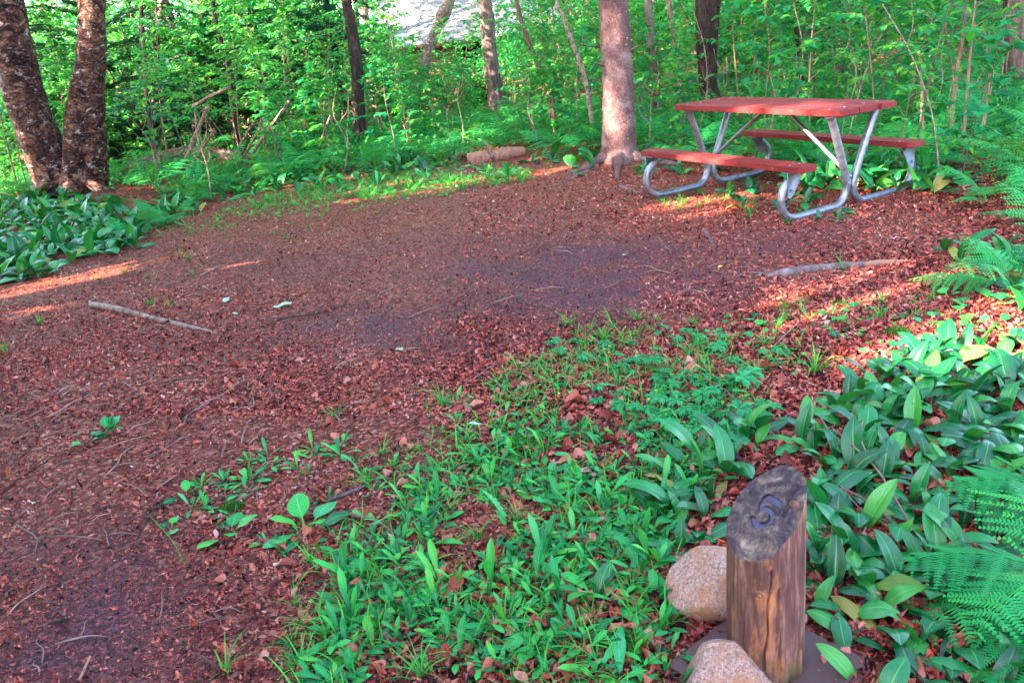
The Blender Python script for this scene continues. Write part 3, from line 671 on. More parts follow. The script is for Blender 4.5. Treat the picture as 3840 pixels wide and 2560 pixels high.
# peeling curls of bark on the trunks
def curls(paths, n, seed, mat, size=.06):
    r = np.random.default_rng(seed); g = Geo(); T = rect_leaf(1, .45, 4, 3, .3, .5, rag); Ps = []; Ms = []
    for k in range(n):
        P, R2 = paths[k % len(paths)]; P = np.array(P); t = r.random()*(len(P)-1.01); i = int(t); u = t-i
        c = P[i]*(1-u)+P[i+1]*u; rad = R2[i]*(1-u)+R2[i+1]*u; a = r.uniform(0, 2*PI); ax = P[i+1]-P[i]; ax /= np.linalg.norm(ax)
        d = np.array([math.cos(a), math.sin(a), 0]); d -= ax*(d@ax); d /= np.linalg.norm(d); tt = np.cross(ax, d)
        d2 = d+ax*r.normal(0, .35)+tt*r.normal(0, .35); d2 /= np.linalg.norm(d2); x = tt-d2*(tt@d2); x /= np.linalg.norm(x)
        s = size*r.uniform(.4, 1.5); Ms.append(np.stack([x, np.cross(d2, x), d2], 1)*s); Ps.append(c+d*(rad*1.01))
    g.scatter(T, np.array(Ms), np.array(Ps), r.random(n)); return g.mesh('bark_curls', mat)
Mc = litter_mat('bark_curl', [(.02, .01, .01), (.13, .06, .05), (.24, .13, .09), (.38, .26, .22), (.05, .02, .02), (.28, .17, .12)], .6)
tag(obj('bark_curls', curls([(rel(lp, birch)[:7], pr_[:7]), (rel(rp, birch)[:7], rr_[:7]), (rel(rp2, birch), np.array([58, 42, 36, 36, 34, 30, 24])/CAM_F*YL)], 1300, 4, Mc, .035), birch), kind='stuff')
cb = np.array([0, 0, 6.6]); obj('crown', crown_mesh('crown', cb, (2.8, 2.8, 1.9), 3500, .13, 31, M['tree']), birch)
for k, (a, b) in enumerate(((-.5, -.45), (.62, -.35), (.25, -.6), (-.75, .1))):
    obj('root', tube([(a*.25, b*.25, .22), (a*.7, b*.7, .06), (a*1.25, b*1.3, -.04)], [.14, .09, .03], 10, 12, .15, 6, k).mesh('root', M['birch_bark']), birch)

# pinkish trunk beside the table
S0 = G(2318, 632); sp_t = root('spruce_tree', (S0[0], S0[1], gz1(*S0[:2])-.04), 0, 'straight tree with flaky pinkish bark standing just left of the picnic table', 'tree')
YS = float(S0[1])
sp = [at(2318, 660, YS), at(2319, 610, YS), at(2321, 560, YS), at(2320, 450, YS), at(2316, 300, YS), at(2306, 120, YS), at(2300, 0, YS), at(2290, -200, YS), at(2270, -1800, YS)]
sr = np.array([108, 80, 66, 60, 55, 52, 50, 48, 28])/CAM_F*YS
obj('trunk', tube(rel(sp, sp_t), sr, 64, 220, .05, 14, 21, True, .5, 1.3).mesh('trunk', M['pink_bark']), sp_t)
Mp = litter_mat('spruce_flake', [(.13, .07, .07), (.28, .16, .15), (.42, .29, .26), (.22, .12, .11)], .8)
tag(obj('bark_flakes', curls([(rel(sp, sp_t)[1:8], sr[1:8])], 450, 8, Mp, .022), sp_t), kind='stuff')
for k, (a, b, c) in enumerate(((-.55, -.25, .9), (.5, -.35, 1.), (-.1, -.6, 1.1), (.45, .3, .7))):
    obj('root', tube([(a*.3, b*.3, .10), (a*.65*c, b*.65*c, .035), (a*1.3*c, b*1.3*c, -.03)], [.075, .05, .02], 8, 12, .15, 6, k+9).mesh('root', M['pink_bark']), sp_t)
obj('crown', crown_mesh('crown', (0.1, 0.3, 6.8), (1.8, 1.8, 1.8), 2200, .13, 33, M['tree']), sp_t)
for k, (px, py, L_, az) in enumerate(((2250, 180, .22, 170), (2268, 250, .15, 200), (2362, 190, .12, -30))):
    p = np.array(rel([at(px, py, YS-.12)], sp_t)[0]); a = R_(az)
    obj('dead_stub', tube([p, p+np.array([math.cos(a)*L_, -.05, .05])], [.010, .004], 5).mesh('dead_stub', M['dark_bark']), sp_t)

def simple_trunk(name, pts, wid, Y, label, bark, seed, cat='tree', amp=.09, crown=True, ns=28):
    P = [at(a, b, Y) for a, b in pts]; wid = list(wid); g0 = gz1(P[0][0], P[0][1])-.08
    if P[0][2] > g0+.05:
        d = (P[0]-P[1])/max(.2, P[1][2]-P[0][2]); P = [np.array([P[0][0]+d[0]*(P[0][2]-g0)*.6, P[0][1], g0])]+P; wid = [wid[0]*1.15]+wid
    if crown: P = P+[P[-1]+np.array([0, 0, 2.4]), P[-1]+np.array([.2, 0, 4.6])]; wid += [wid[-1]*.8, wid[-1]*.4]
    b0 = P[0]; o = root(name, (b0[0], b0[1], gz1(b0[0], b0[1])), 0, label, cat)
    obj('trunk', tube(rel(P, o), np.array(wid)/2/CAM_F*Y, ns, 80, amp, 6, seed, True, .5, .6).mesh('trunk', M[bark]), o)
    t = np.array(rel(P, o)[-1])
    if crown:
        obj('crown', crown_mesh('crown', t+np.array([0, 0, -1.0]), (2.3, 2.3, 2.0), 2600, .17, seed+50, M['tree']), o)
        obj('branch', limb_mesh(t+np.array([0, 0, -1.]), (2.2, 2.2, 1.8), t+np.array([0, 0, -2.6]), M[bark], 7, seed, .03), o)
    return o
simple_trunk('maple_tree', [(2675, 490), (2668, 400), (2655, 300), (2650, 150), (2655, 0), (2640, -300), (2650, -700)], [110, 74, 66, 78, 86, 80, 50], 12.4, 'dark rough trunk seen above the left end of the tabletop', 'dark_bark', 41)
simple_trunk('maple_tree', [(3900, 500), (3880, 380), (3868, 250), (3850, 100), (3850, 0), (3850, -300), (3840, -800)], [260, 200, 170, 150, 146, 130, 90], 11.6, 'thick grey-brown trunk at the right edge behind the saplings', 'grey_bark', 42)
simple_trunk('slender_tree', [(1345, 430), (1338, 260), (1325, 150), (1310, 60), (1298, 0), (1280, -200), (1270, -500)], [46, 44, 42, 38, 36, 30, 20], 14.5, 'slender dark straight trunk in front of the conifer boughs', 'dark_bark', 43)
simple_trunk('birch_tree', [(1560, 420), (1590, 250), (1612, 180), (1645, 90), (1665, 50), (1685, 0), (1720, -150), (1760, -400)], [44, 40, 38, 36, 50, 38, 34, 20], 20, 'pale birch leaning right in front of the cabin roof', 'pale_bark', 44)
simple_trunk('birch_tree', [(1868, 420), (1850, 300), (1835, 180), (1828, 90), (1818, 0), (1800, -200), (1790, -500)], [64, 58, 50, 52, 48, 44, 30], 17, 'upright rough-barked birch covering the right end of the cabin roof', 'grey_bark', 45)
for i, (pts, w, Y, lb, bk) in enumerate([
    ([(2465, 430), (2455, 300), (2440, 150), (2430, -50), (2425, -300)], [34, 30, 28, 26, 18], 14, 'thin purplish trunk between the pink-barked tree and the dark one', 'grey_bark'),
    ([(2560, 420), (2545, 250), (2520, 100), (2505, -50), (2500, -300)], [26, 24, 22, 20, 12], 15, 'thin pale trunk close left of the dark rough one', 'pale_bark'),
    ([(560, 420), (548, 300), (540, 180), (530, 40), (520, -200)], [20, 18, 16, 14, 10], 15, 'thin straight trunk just right of the twin birch', 'dark_bark'),
    ([(585, 330), (600, 210), (608, 130), (604, 60), (600, -150)], [30, 30, 28, 26, 20], 18, 'pale sunlit trunk right of the twin birch', 'pale_bark'),
    ([(3010, 380), (3000, 220), (2985, 90), (2990, -60), (2990, -300)], [20, 18, 16, 16, 10], 13, 'thin dark stem rising behind the middle of the tabletop', 'dark_bark'),
    ([(3565, 620), (3572, 420), (3590, 260), (3612, 120), (3625, -50), (3630, -200)], [16, 14, 13, 12, 10, 6], 8.6, 'thin dark sapling trunk rising past the end of the far bench', 'stem_bark'),
    ([(2080, 460), (2060, 330), (1990, 180), (1950, 60), (1925, -60), (1900, -250)], [20, 18, 18, 16, 14, 10], 13, 'thin grey trunk leaning left beside the rough-barked birch', 'stem_bark'),
    ([(2215, 420), (2190, 280), (2150, 170), (2110, 60), (2080, -60)], [18, 16, 16, 14, 10], 12, 'thin pale leaning trunk close left of the pink-barked tree', 'pale_bark'),
    ([(3460, 520), (3458, 400), (3455, 280), (3452, 200)], [12, 11, 9, 5], 8.8, 'bare broken stem standing behind the far bench', 'pale_bark'),
    ([(880, 430), (870, 300), (830, 160), (800, 40), (790, -100)], [22, 20, 18, 16, 12], 15, 'dark thin trunk among the conifer boughs', 'dark_bark')]):
    simple_trunk('slender_tree', pts, w, Y, lb, bk, 60+i, crown=i not in (8,), ns=12)

# ------------------------------------------------------------------ cabin
cb_Y = 23.
e0, e1 = at(1395, 150, cb_Y), at(2120, 146, cb_Y); ez = float((e0[2]+e1[2])/2); xl, xr = float(e0[0]), float(e1[0])
cabin = root('log_cabin', (xl, cb_Y+.6, 0), 0, 'log cabin with pale grey shingled roof and dark porch glimpsed through the trees', 'cabin')
o_ = (xl, cb_Y+.6, 0)
Wc = xr-xl; run = 3.2; rise = 1.45
g = Geo(); r = random.Random(3)
nc = 22
for i in range(nc):
    t0, t1 = i/nc, (i+1.35)/nc; x = 0.
    while x < Wc:
        w = min(r.uniform(.22, .36), Wc-x); dz = .012+r.uniform(0, .012)
        v = [(x, -.6+t0*run, ez+t0*rise+dz+.03), (x+w-.012, -.6+t0*run, ez+t0*rise+dz+.03), (x+w-.012, -.6+t1*run, ez+t1*rise+.012+.004*(i % 2)), (x, -.6+t1*run, ez+t1*rise+.012+.004*(i % 2)),
             (x, -.6+t0*run, ez+t0*rise+.001), (x+w-.012, -.6+t0*run, ez+t0*rise+.001)]
        g.add(v, [(0, 1, 2, 3), (4, 5, 1, 0)], None, r.random()); x += w
rf = Geo()
rf.add([(0, -.6, ez-.02), (Wc, -.6, ez-.02), (Wc, -.6+run, ez+rise-.02), (0, -.6+run, ez+rise-.02), (0, -.6, ez-.14), (Wc, -.6, ez-.14), (Wc, -.6+run, ez+rise-.14), (0, -.6+run, ez+rise-.14),
        (0, -.6+2*run, ez), (Wc, -.6+2*run, ez)], [(0, 1, 2, 3), (4, 7, 6, 5), (0, 4, 5, 1), (0, 3, 7, 4), (1, 5, 6, 2), (3, 2, 9, 8)])
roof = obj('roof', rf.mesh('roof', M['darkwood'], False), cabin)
tag(obj('shingles', g.mesh('shingles', M['roof'], False), roof), kind='stuff')
lx0 = at(1500, 200, cb_Y)[0]-xl; px0 = at(1682, 200, cb_Y)[0]-xl; px1 = at(1840, 200, cb_Y)[0]-xl
lg = tube([(lx0, 0, 0), (px0, 0, 0)], [.12, .12], 10, 8, .05, 3, 2).mesh('log', M['logwall']); lg2 = tube([(px1, 0, 0), (Wc-.3, 0, 0)], [.12, .12], 10, 8, .05, 3, 2).mesh('log', M['logwall'])
for i in range(9):
    z = .13+i*.225
    if z < ez-.08:
        obj('log', lg, cabin, (0, .02*(i % 2), z)); obj('log', lg2, cabin, (0, .02*(i % 2), z))
cr_ = Geo()
box(lx0+.05, 2.0, ez/2, .1, 4, ez, cr_); box(Wc-.4, 2.0, ez/2, .1, 4, ez, cr_); box((lx0+Wc)/2, 3.9, ez/2, Wc-lx0-.5, .1, ez, cr_); box((px0+px1)/2, 1.2, ez/2, px1-px0, .08, ez, cr_)
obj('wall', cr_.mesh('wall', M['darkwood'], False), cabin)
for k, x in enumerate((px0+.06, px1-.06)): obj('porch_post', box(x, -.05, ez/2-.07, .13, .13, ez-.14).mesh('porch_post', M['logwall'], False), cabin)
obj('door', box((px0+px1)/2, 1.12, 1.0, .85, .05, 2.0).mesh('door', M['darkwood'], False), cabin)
obj('porch_rail', box((px0+px1)/2, -.05, .85, px1-px0-.3, .06, .08).mesh('porch_rail', M['logwall'], False), cabin)
# large pale boulder / grey rock seen through the leaves behind the table is stone
# ------------------------------------------------------------------ picnic table
TX, TY, TYAW = 2.39, 7.08, R_(-61.15)
tz = 0.0
tbl = root('picnic_table', (TX, TY, gz1(TX, TY)), 0, 'red-stained wooden picnic table with two attached benches on bent silver tube legs', 'picnic table')
tbl.rotation_euler = (Matrix.Rotation(TYAW, 4, 'Z')@Matrix.Rotation(R_(1.28), 4, 'Y')@Matrix.Rotation(R_(-.2), 4, 'X')).to_euler()
Lh = .91
def plank(y0, y1, z1, th, ch0=0, ch1=0, L=Lh, dx=0):
    """plan outline with chamfered corners on the y0 side (ch0) or y1 side (ch1)"""
    pl = []
    if ch0: pl += [(-L+dx+ch0, y0), (L+dx-ch0, y0), (L+dx, y0+ch0*.8)]
    else: pl += [(-L+dx, y0), (L+dx, y0)]
    if ch1: pl += [(L+dx, y1-ch1*.8), (L+dx-ch1, y1), (-L+dx+ch1, y1), (-L+dx, y1-ch1*.8)]
    else: pl += [(L+dx, y1), (-L+dx, y1)]
    if ch0: pl += [(-L+dx, y0+ch0*.8)]
    me = bpy.data.meshes.new('plank'); bm = bmesh.new()
    vs = [bm.verts.new((x, y, z1-th)) for x, y in pl]; f = bm.faces.new(vs); ex = bmesh.ops.extrude_face_region(bm, geom=[f])
    for v in ex['geom']:
        if isinstance(v, bmesh.types.BMVert): v.co.z = z1
    bmesh.ops.recalc_face_normals(bm, faces=bm.faces); bmesh.ops.bevel(bm, geom=bm.edges[:], offset=.004, segments=2, affect='EDGES')
    bm.to_mesh(me); bm.free(); me.materials.append(M['redwood']); return me
w3 = .68/3
for i, (c0, c1, dx) in enumerate(((.045, 0, 0), (0, 0, -.006), (0, .045, .008))):
    y0 = -.34+i*w3; obj('tabletop_plank', plank(y0+.006, y0+w3-.006, .78, .042, c0, c1, Lh, dx), tbl)
for s in (-1, 1):
    y0, y1 = sorted((s*.53, s*.73)); obj('bench_plank', plank(y0, y1, .43, .042, .04, .04, Lh+.005), tbl)
tubeR = .030
def leg_path(s):
    P = [(s*.255, .725), (s*.20, .60), (s*.115, .40), (s*.055, .25), (s*.037, .17), (s*.062, .09), (s*.13, .038), (s*.22, .030), (s*.42, .030), (s*.60, .030), (s*.69, .052), (s*.748, .11), (s*.765, .19), (s*.74, .27), (s*.685, .32), (s*.65, .345)]
    return P
for sx in (-1, 1):
    fx = sx*.77
    for s in (-1, 1):
        P = [(fx, y, z) for y, z in leg_path(s)]
        obj('tube_leg', tube(P, [tubeR], 16, 70).mesh('tube_leg', M['steel']), tbl)
        # gusset bracket under the bench
        g = Geo(); pts = [(s*.738, .387), (s*.545, .387), (s*.60, .33), (s*.675, .215), (s*.705, .195), (s*.735, .205)]
        t = .0035; v = [(fx+sx*.033+t, y, z) for y, z in pts]+[(fx+sx*.033-t, y, z) for y, z in pts]; n = len(pts)
        f = [(0, 1, 2, 5), (2, 3, 4, 5), (n, n+5, n+2, n+1), (n+2, n+5, n+4, n+3)]+[(i, (i+1) % n, n+(i+1) % n, n+i) for i in range(n)]
        g.add(v, f); box(fx, s*.635, .3865-.003, .075, .19, .006, g)
        br = obj('bench_bracket', g.mesh('bench_bracket', M['plate'], False), tbl)
        for (y, z) in ((s*.70, .255), (s*.60, .365)): obj('bolt', tube([(fx+sx*.033, y, z), (fx+sx*.046, y, z)], [.010, .008], 8).mesh('bolt', M['steel']), br)
        obj('bolt', tube([(fx+sx*.028, s*.045, .20), (fx+sx*.042, s*.045, .20)], [.011, .009], 8).mesh('bolt', M['steel']), tbl)
    g = box(fx, 0, .7225, .045, .60, .028)
    obj('cross_bar', bevelled(g.mesh('cross_bar', M['steel'], False), .003), tbl)
    for y in (-.27, -.11, .11, .27): obj('bolt', tube([(fx, y, .779), (fx, y, .783)], [.010, .007], 8).mesh('bolt', M['steel']), tbl)
    for s in (-1, 1):
        for y in (.58, .68): obj('bolt', tube([(fx, s*y, .429), (fx, s*y, .433)], [.010, .007], 8).mesh('bolt', M['steel']), tbl)
    obj('diagonal_brace', tube([(fx-sx*.02, 0, .25), (fx-sx*.05, 0, .28), (sx*.13, 0, .715), (sx*.09, 0, .728)], [.017], 12, 40).mesh('diagonal_brace', M['steel']), tbl)
    obj('brace_plate', box(sx*.10, 0, .732, .10, .08, .008).mesh('brace_plate', M['steel'], False), tbl)

q = np.random.default_rng(17); n = 260; P = np.stack([q.uniform(-.88, .88, n), q.uniform(-.32, .32, n), np.full(n, .784)], 1)
P2 = np.stack([q.uniform(-.85, .85, 90), q.uniform(-.72, -.54, 90), np.full(90, .434)], 1); P = np.vstack([P, P2]); n = len(P); g = Geo()
g.scatter(T_mid[1], euls(q.normal(0, .2, n), q.normal(0, .2, n), q.uniform(0, 6.3, n))*(.004+.02*q.random(n)**4)[:, None, None], P, q.uniform(.2, 1, n))
o = obj('tree_debris', g.mesh('tree_debris', M['chips'])); o.location = tbl.location; o.rotation_euler = tbl.rotation_euler; tag(o, 'tiny leaf bits scattered on the tabletop and near bench', 'leaf bits', None, 'stuff')
# ------------------------------------------------------------------ marker post
POST_GX, POST_GY, POST_Z = .8541, .4662, .4233
pz = gz1(PCX, PCY)
slab_c = G(2905, 2440); slab = Geo()
bm = bmesh.new(); me = bpy.data.meshes.new('paving_slab')
hs = .175; vs = [bm.verts.new((x, y, -.03)) for x, y in ((-hs, -hs), (hs, -hs), (hs, hs), (-hs, hs))]; f = bm.faces.new(vs); ex = bmesh.ops.extrude_face_region(bm, geom=[f])
for v in ex['geom']:
    if isinstance(v, bmesh.types.BMVert): v.co.z = .022
bmesh.ops.recalc_face_normals(bm, faces=bm.faces); bmesh.ops.bevel(bm, geom=[e for e in bm.edges], offset=.012, segments=3, affect='EDGES'); bm.to_mesh(me); bm.free(); me.materials.append(M['slab'])
so_ = obj('paving_slab', me, None, (PCX-.0, PCY-.01, pz), (0, 0, R_(38))); tag(so_, 'smooth brown slab lying flat under the numbered post', 'slab')
post = root('marker_post', (PCX, PCY, pz+.022), 0, 'thick weathered log post, slant-cut and carved with the number 5', 'marker post')
ns, nh = 300, 90
a = np.linspace(0, 2*PI, ns, endpoint=False); Vv = []; UVv = []
zb = POST_Z-.022
cutz = lambda x, y: zb+POST_GX*x+POST_GY*y
crk = {1: R_(258), 2: R_(290), 3: R_(228)}
for j in range(nh):
    t = j/(nh-1)
    for i in range(ns):
        q = a[i]; w = .004*math.sin(q*3+1)+.002*math.sin(q*7+t*2)
        rr = PR+w*(1-.3*t)-.004*t
        for (q0, dep, wd, t0, t1, wob) in ((R_(252), .012, .022, .02, .9, .22), (R_(272), .007, .03, .15, .75, -.1), (R_(215), .006, .03, 0, .6, .05), (R_(320), .006, .03, .2, .95, .1)):
            dq = (q-(q0+wob*(t-.4)+.03*math.sin(t*17)) + PI) % (2*PI)-PI
            rr -= dep*math.exp(-(dq/wd)**2)*(1 if t0 < t < t1 else 0)
        x, y = rr*math.cos(q), rr*math.sin(q); zt = cutz(x, y); Vv.append((x, y, -.02+t*(zt+.02)))
        UVv.append((i/ns, t))
Vv = np.array(Vv); Q = Vv*[30, 30, 4]; nn = fbm(Q, 5, 3)
Vv[:, 0] *= 1+.012*nn; Vv[:, 1] *= 1+.012*nn
top = Vv[-ns:].copy(); top[:, 2] = cutz(top[:, 0], top[:, 1]); Vv[-ns:] = top
# axes of the cut face
nrm = np.array([-POST_GX, -POST_GY, 1.]); nrm /= np.linalg.norm(nrm); dn = np.array([-POST_GX, -POST_GY, -(POST_GX**2+POST_GY**2)]); dn /= np.linalg.norm(dn)
fu = -dn; fr = np.cross(fu, nrm)                 # up the slope; to the right along the slope
fc = np.array([0, 0, zb])
# the figure 5 as a ribbon in face coordinates (u to the right, v up), then turned
def five_outline():
    P5 = [(.021, .0335), (.004, .034), (-.011, .0335), (-.0150, .029), (-.0155, .020), (-.0145, .0105), (-.008, .0105), (.003, .0125), (.013, .009), (.0180, -.001), (.0165, -.013), (.008, -.0215), (-.004, -.023), (-.0135, -.0185)]
    P5 = catmull([(x, y, 0) for x, y in P5], 60)[:, :2]; h = .0062
    T = np.gradient(P5, axis=0); T /= np.linalg.norm(T, axis=1)[:, None]; Nn = np.stack([-T[:, 1], T[:, 0]], 1)
    return P5, Nn, h
P5, N5, h5 = five_outline()
P5 = P5.copy()
rot5 = R_(-4); c5 = np.array([-.004, -.005]); sc5 = 1.25
Fm = np.stack([fr, fu, nrm], 1)
def face_pt(u, v, w): 
    cu, su = math.cos(rot5), math.sin(rot5); uu, vv = (u*cu-v*su)*sc5+c5[0], (u*su+v*cu)*sc5*.92+c5[1]
    return fc+Fm@np.array([uu, vv, w])
n5 = len(P5); e = P5[-1]; an = math.atan2(N5[-1][1], N5[-1][0])
out5 = [tuple(P5[i]+N5[i]*h5) for i in range(n5)]+[(e[0]+h5*math.cos(an-PI*k/7), e[1]+h5*math.sin(an-PI*k/7)) for k in range(1, 7)]+[tuple(P5[i]-N5[i]*h5) for i in range(n5-1, -1, -1)]
# log: side wall, cut face with the digit's outline left open, and the walls of the carving
g = Geo(); g.add(Vv, grid_faces(ns, nh, True), UVv)
me = g.mesh('log_body', M['post']); bm = bmesh.new(); bm.from_mesh(me); bm.verts.ensure_lookup_table(); bm.edges.ensure_lookup_table()
tope = [x for x in bm.edges if x.is_boundary and min(v.index for v in x.verts) >= ns*(nh-1)]
h0 = [bm.verts.new(face_pt(*q, 0)) for q in out5]; h1 = [bm.verts.new(face_pt(*q, -.011)) for q in out5]; k5 = len(h0)
he = [bm.edges.new((h0[i], h0[(i+1) % k5])) for i in range(k5)]
fs = [x for x in bmesh.ops.triangle_fill(bm, use_beauty=True, edges=tope+he)['geom'] if isinstance(x, bmesh.types.BMFace)]
for i in range(k5): fs.append(bm.faces.new((h0[i], h0[(i+1) % k5], h1[(i+1) % k5], h1[i])))
for f in fs: f.smooth = False; f.material_index = 1
bmesh.ops.recalc_face_normals(bm, faces=bm.faces); bm.to_mesh(me); bm.free(); me.materials.append(M['postface'])
obj('log_body', me, post)
fl = bmesh.new(); L_ = [fl.verts.new(face_pt(*(P5[i]+N5[i]*h5*.995), -.0105)) for i in range(n5)]
capv = [fl.verts.new(face_pt(e[0]+.995*h5*math.cos(an-PI*k/7), e[1]+.995*h5*math.sin(an-PI*k/7), -.0105)) for k in range(1, 7)]
R3 = [fl.verts.new(face_pt(*(P5[i]-N5[i]*h5*.995), -.0105)) for i in range(n5-1, -1, -1)]
ff = fl.faces.new(L_+capv+R3); bmesh.ops.triangulate(fl, faces=[ff]); bmesh.ops.recalc_face_normals(fl, faces=fl.faces); dm = bpy.data.meshes.new('carved_digit'); fl.to_mesh(dm); fl.free(); dm.materials.append(M['digit'])
d_ = obj('carved_digit', dm, post); d_['label'] = 'carved number 5 with faded blue paint'
# cracks on the cut face
for k, (A, B, w) in enumerate((((-.012, .034), (.004, .112), .0009), ((-.083, -.01), (-.05, .0), .0009), ((-.05, -.03), (-.042, .03), .0006))):
    A = np.array(A); B = np.array(B); n = 9; g = Geo(); V = []
    for i in range(n):
        t = i/(n-1); p = A*(1-t)+B*t+np.array([.0018*math.sin(t*13+k), .0015*math.sin(t*9)]); ww = w*(.3+math.sin(PI*t))
        d = (B-A)/np.linalg.norm(B-A); q = np.array([-d[1], d[0]])*ww
        V += [fc+Fm@np.array([*(p+q), .0007]), fc+Fm@np.array([*(p-q), .0007])]
    g.add(V, [(2*i, 2*i+1, 2*i+3, 2*i+2) for i in range(n-1)]); obj('crack', g.mesh('crack', M['seed'], False), post)
# knots
def knot(c, d, r):
    d = np.array(d)/np.linalg.norm(d); x = np.cross([0, 0, 1.], d); x /= np.linalg.norm(x); y = np.cross(d, x); V = []; n = 14
    prof = [(1.0, -.006), (.82, .003), (.62, .0045), (.5, -.001), (.3, .002), (0.02, .004)]
    for (q, h) in prof:
        for i in range(n):
            t = 2*PI*i/n; V.append(np.array(c)+x*r*q*math.cos(t)*1.1+y*r*q*.8*math.sin(t)+d*h)
    return Geo().add(V, grid_faces(n, len(prof), True)).mesh('knot', M['post'])
for ang, z, r_ in ((-118, .245, .019), (-18, .13, .014)):
    q = R_(ang); obj('knot', knot((.0855*math.cos(q), .0855*math.sin(q), z), (math.cos(q), math.sin(q), 0), r_), post)
obj('knot', knot(fc+Fm@np.array([.05, .045, 0]), nrm, .012), post)

# ------------------------------------------------------------------ stones
def stone(loc, pts_scale, seed, label, cuts, rz):
    bm = bmesh.new(); bmesh.ops.create_icosphere(bm, subdivisions=5, radius=1)
    co = np.array([v.co[:] for v in bm.verts])
    for (n, d) in cuts:
        n = np.array(n, float); n /= np.linalg.norm(n); s = co@n; ex = np.maximum(0, s-d); co = co-n[None]*(ex*.85)[:, None]
    co = co*(1+.05*fbm(co*1.6, seed, 4))[:, None]; co = co*(1+.008*fbm(co*14, seed+3, 2))[:, None]
    co = co*np.array(pts_scale)
    for v, c in zip(bm.verts, co): v.co = c
    me = bpy.data.meshes.new('stone'); bm.to_mesh(me); bm.free(); me.polygons.foreach_set('use_smooth', np.ones(len(me.polygons), bool)); me.materials.append(M['granite'])
    o = obj('stone', me, None, loc, (0, 0, rz)); return tag(o, label, 'stone')
c = G(2655, 2215, .06); stone((c[0]+.01, c[1]+.02, .062), (.118, .10, .100), 5, 'rounded pinkish granite stone behind the numbered post, on its left side', [((-.8, -.2, .75), .60), ((.4, -.9, .3), .75), ((.1, .1, -1), .55)], .2)
c = G(2745, 2530, .04); stone((c[0], c[1], .028), (.112, .09, .085), 9, 'pinkish granite stone in front of the post, cut by the bottom edge', [((-.3, -.5, .8), .62), ((.85, -.1, .55), .68), ((0, .2, -1), .5), ((-.9, 0, .4), .8)], -.3)

# ------------------------------------------------------------------ labelling helper: in every patch the outermost plants are named by their place, the rest share one label
LANDMARKS = [('the dandelion', 1905, 1985), ('the larger plantain', 1150, 1990), ('the smaller plantain', 860, 2010), ('the rounded granite stone', 2620, 2290), ('the lower granite stone', 2720, 2560), ('the numbered post', 2870, 2530),
    ('the largest grass tuft', 1660, 1520), ('the forked stick', 1340, 1960), ('the three buttercups', 2275, 1340), ('the paired buttercups', 2446, 1525), ('the long grass tuft', 3050, 1400), ('the dark fallen branch', 3000, 1022),
    ("the near bench's front foot", 2970, 850), ("the near bench's far foot", 2450, 745), ("the far bench's front foot", 3380, 720), ('the pink-barked tree', 2318, 640), ('the twin birch', 300, 765), ('the barkless fallen log', 1860, 605), ('the rotten log', 700, 630),
    ('the cabin porch', 1760, 420), ('the dark rough trunk', 2675, 480), ('the pale leaning birch', 1560, 420), ('the thick right-edge trunk', 3790, 480), ('the slender dark trunk', 1345, 430), ('the large lacy fern', 3700, 2250), ('the bushy right-edge fern', 3760, 1080),
    ('the tall sedge stalk', 690, 2110), ('the bottom-edge seed stalk', 1500, 2540), ('the larger moss cushion', 2330, 2440), ('the pale fallen branch', 560, 1190), ('the long purple twig', 3290, 1840), ('the bramble seedling', 405, 1620), ('the largest pale leaf', 1062, 1150),
    ('the longest leaning stick', 960, 560), ('the stone-side seed stalk', 2280, 2260), ('the upper right lacy fern', 3750, 1900), ('the leftmost leaning stick', 716, 560), ('the rough-barked birch', 1868, 420), ('the bottom right fern', 3780, 2480), ('the yellowish leaf', 2700, 1010), ('the bed-edge grass tuft', 470, 1030), ('the sunlit left grass tuft', 150, 1215), ('the birch-foot fern', 470, 905), ('the splintered branch end', 3340, 985), ('the broken stem behind the bench', 3460, 520),
    ('the thin stem behind the tabletop', 3010, 380), ('the bench-end sapling trunk', 3565, 620), ('the leaf-strewn right edge', 3840, 1500), ('the left picture edge', 0, 880), ('the small log-side stub', 1780, 575), ('the single yellow bloom', 2098, 1520), ('the upright grass tuft', 1990, 1500)]
LXY = [(nm, px, py, G(px, max(py, 330))) for nm, px, py in LANDMARKS]
ORD = ['nearest', 'second nearest', 'third nearest', 'fourth nearest', 'fifth nearest', 'sixth nearest', 'seventh nearest', 'eighth nearest', 'ninth nearest', 'tenth nearest', 'eleventh nearest', 'twelfth nearest', 'thirteenth nearest', 'fourteenth nearest', 'fifteenth nearest', 'sixteenth nearest', 'seventeenth nearest', 'eighteenth nearest', 'nineteenth nearest', 'twentieth nearest', 'twenty-first nearest', 'twenty-second nearest', 'twenty-third nearest', 'twenty-fourth nearest', 'twenty-fifth nearest', 'twenty-sixth nearest', 'twenty-seventh nearest', 'twenty-eighth nearest', 'twenty-ninth nearest', 'thirtieth nearest']
PENDING = {}
def label_patch(objs, noun, where, group):
    for o in objs: PENDING.setdefault(noun, []).append((o, group))
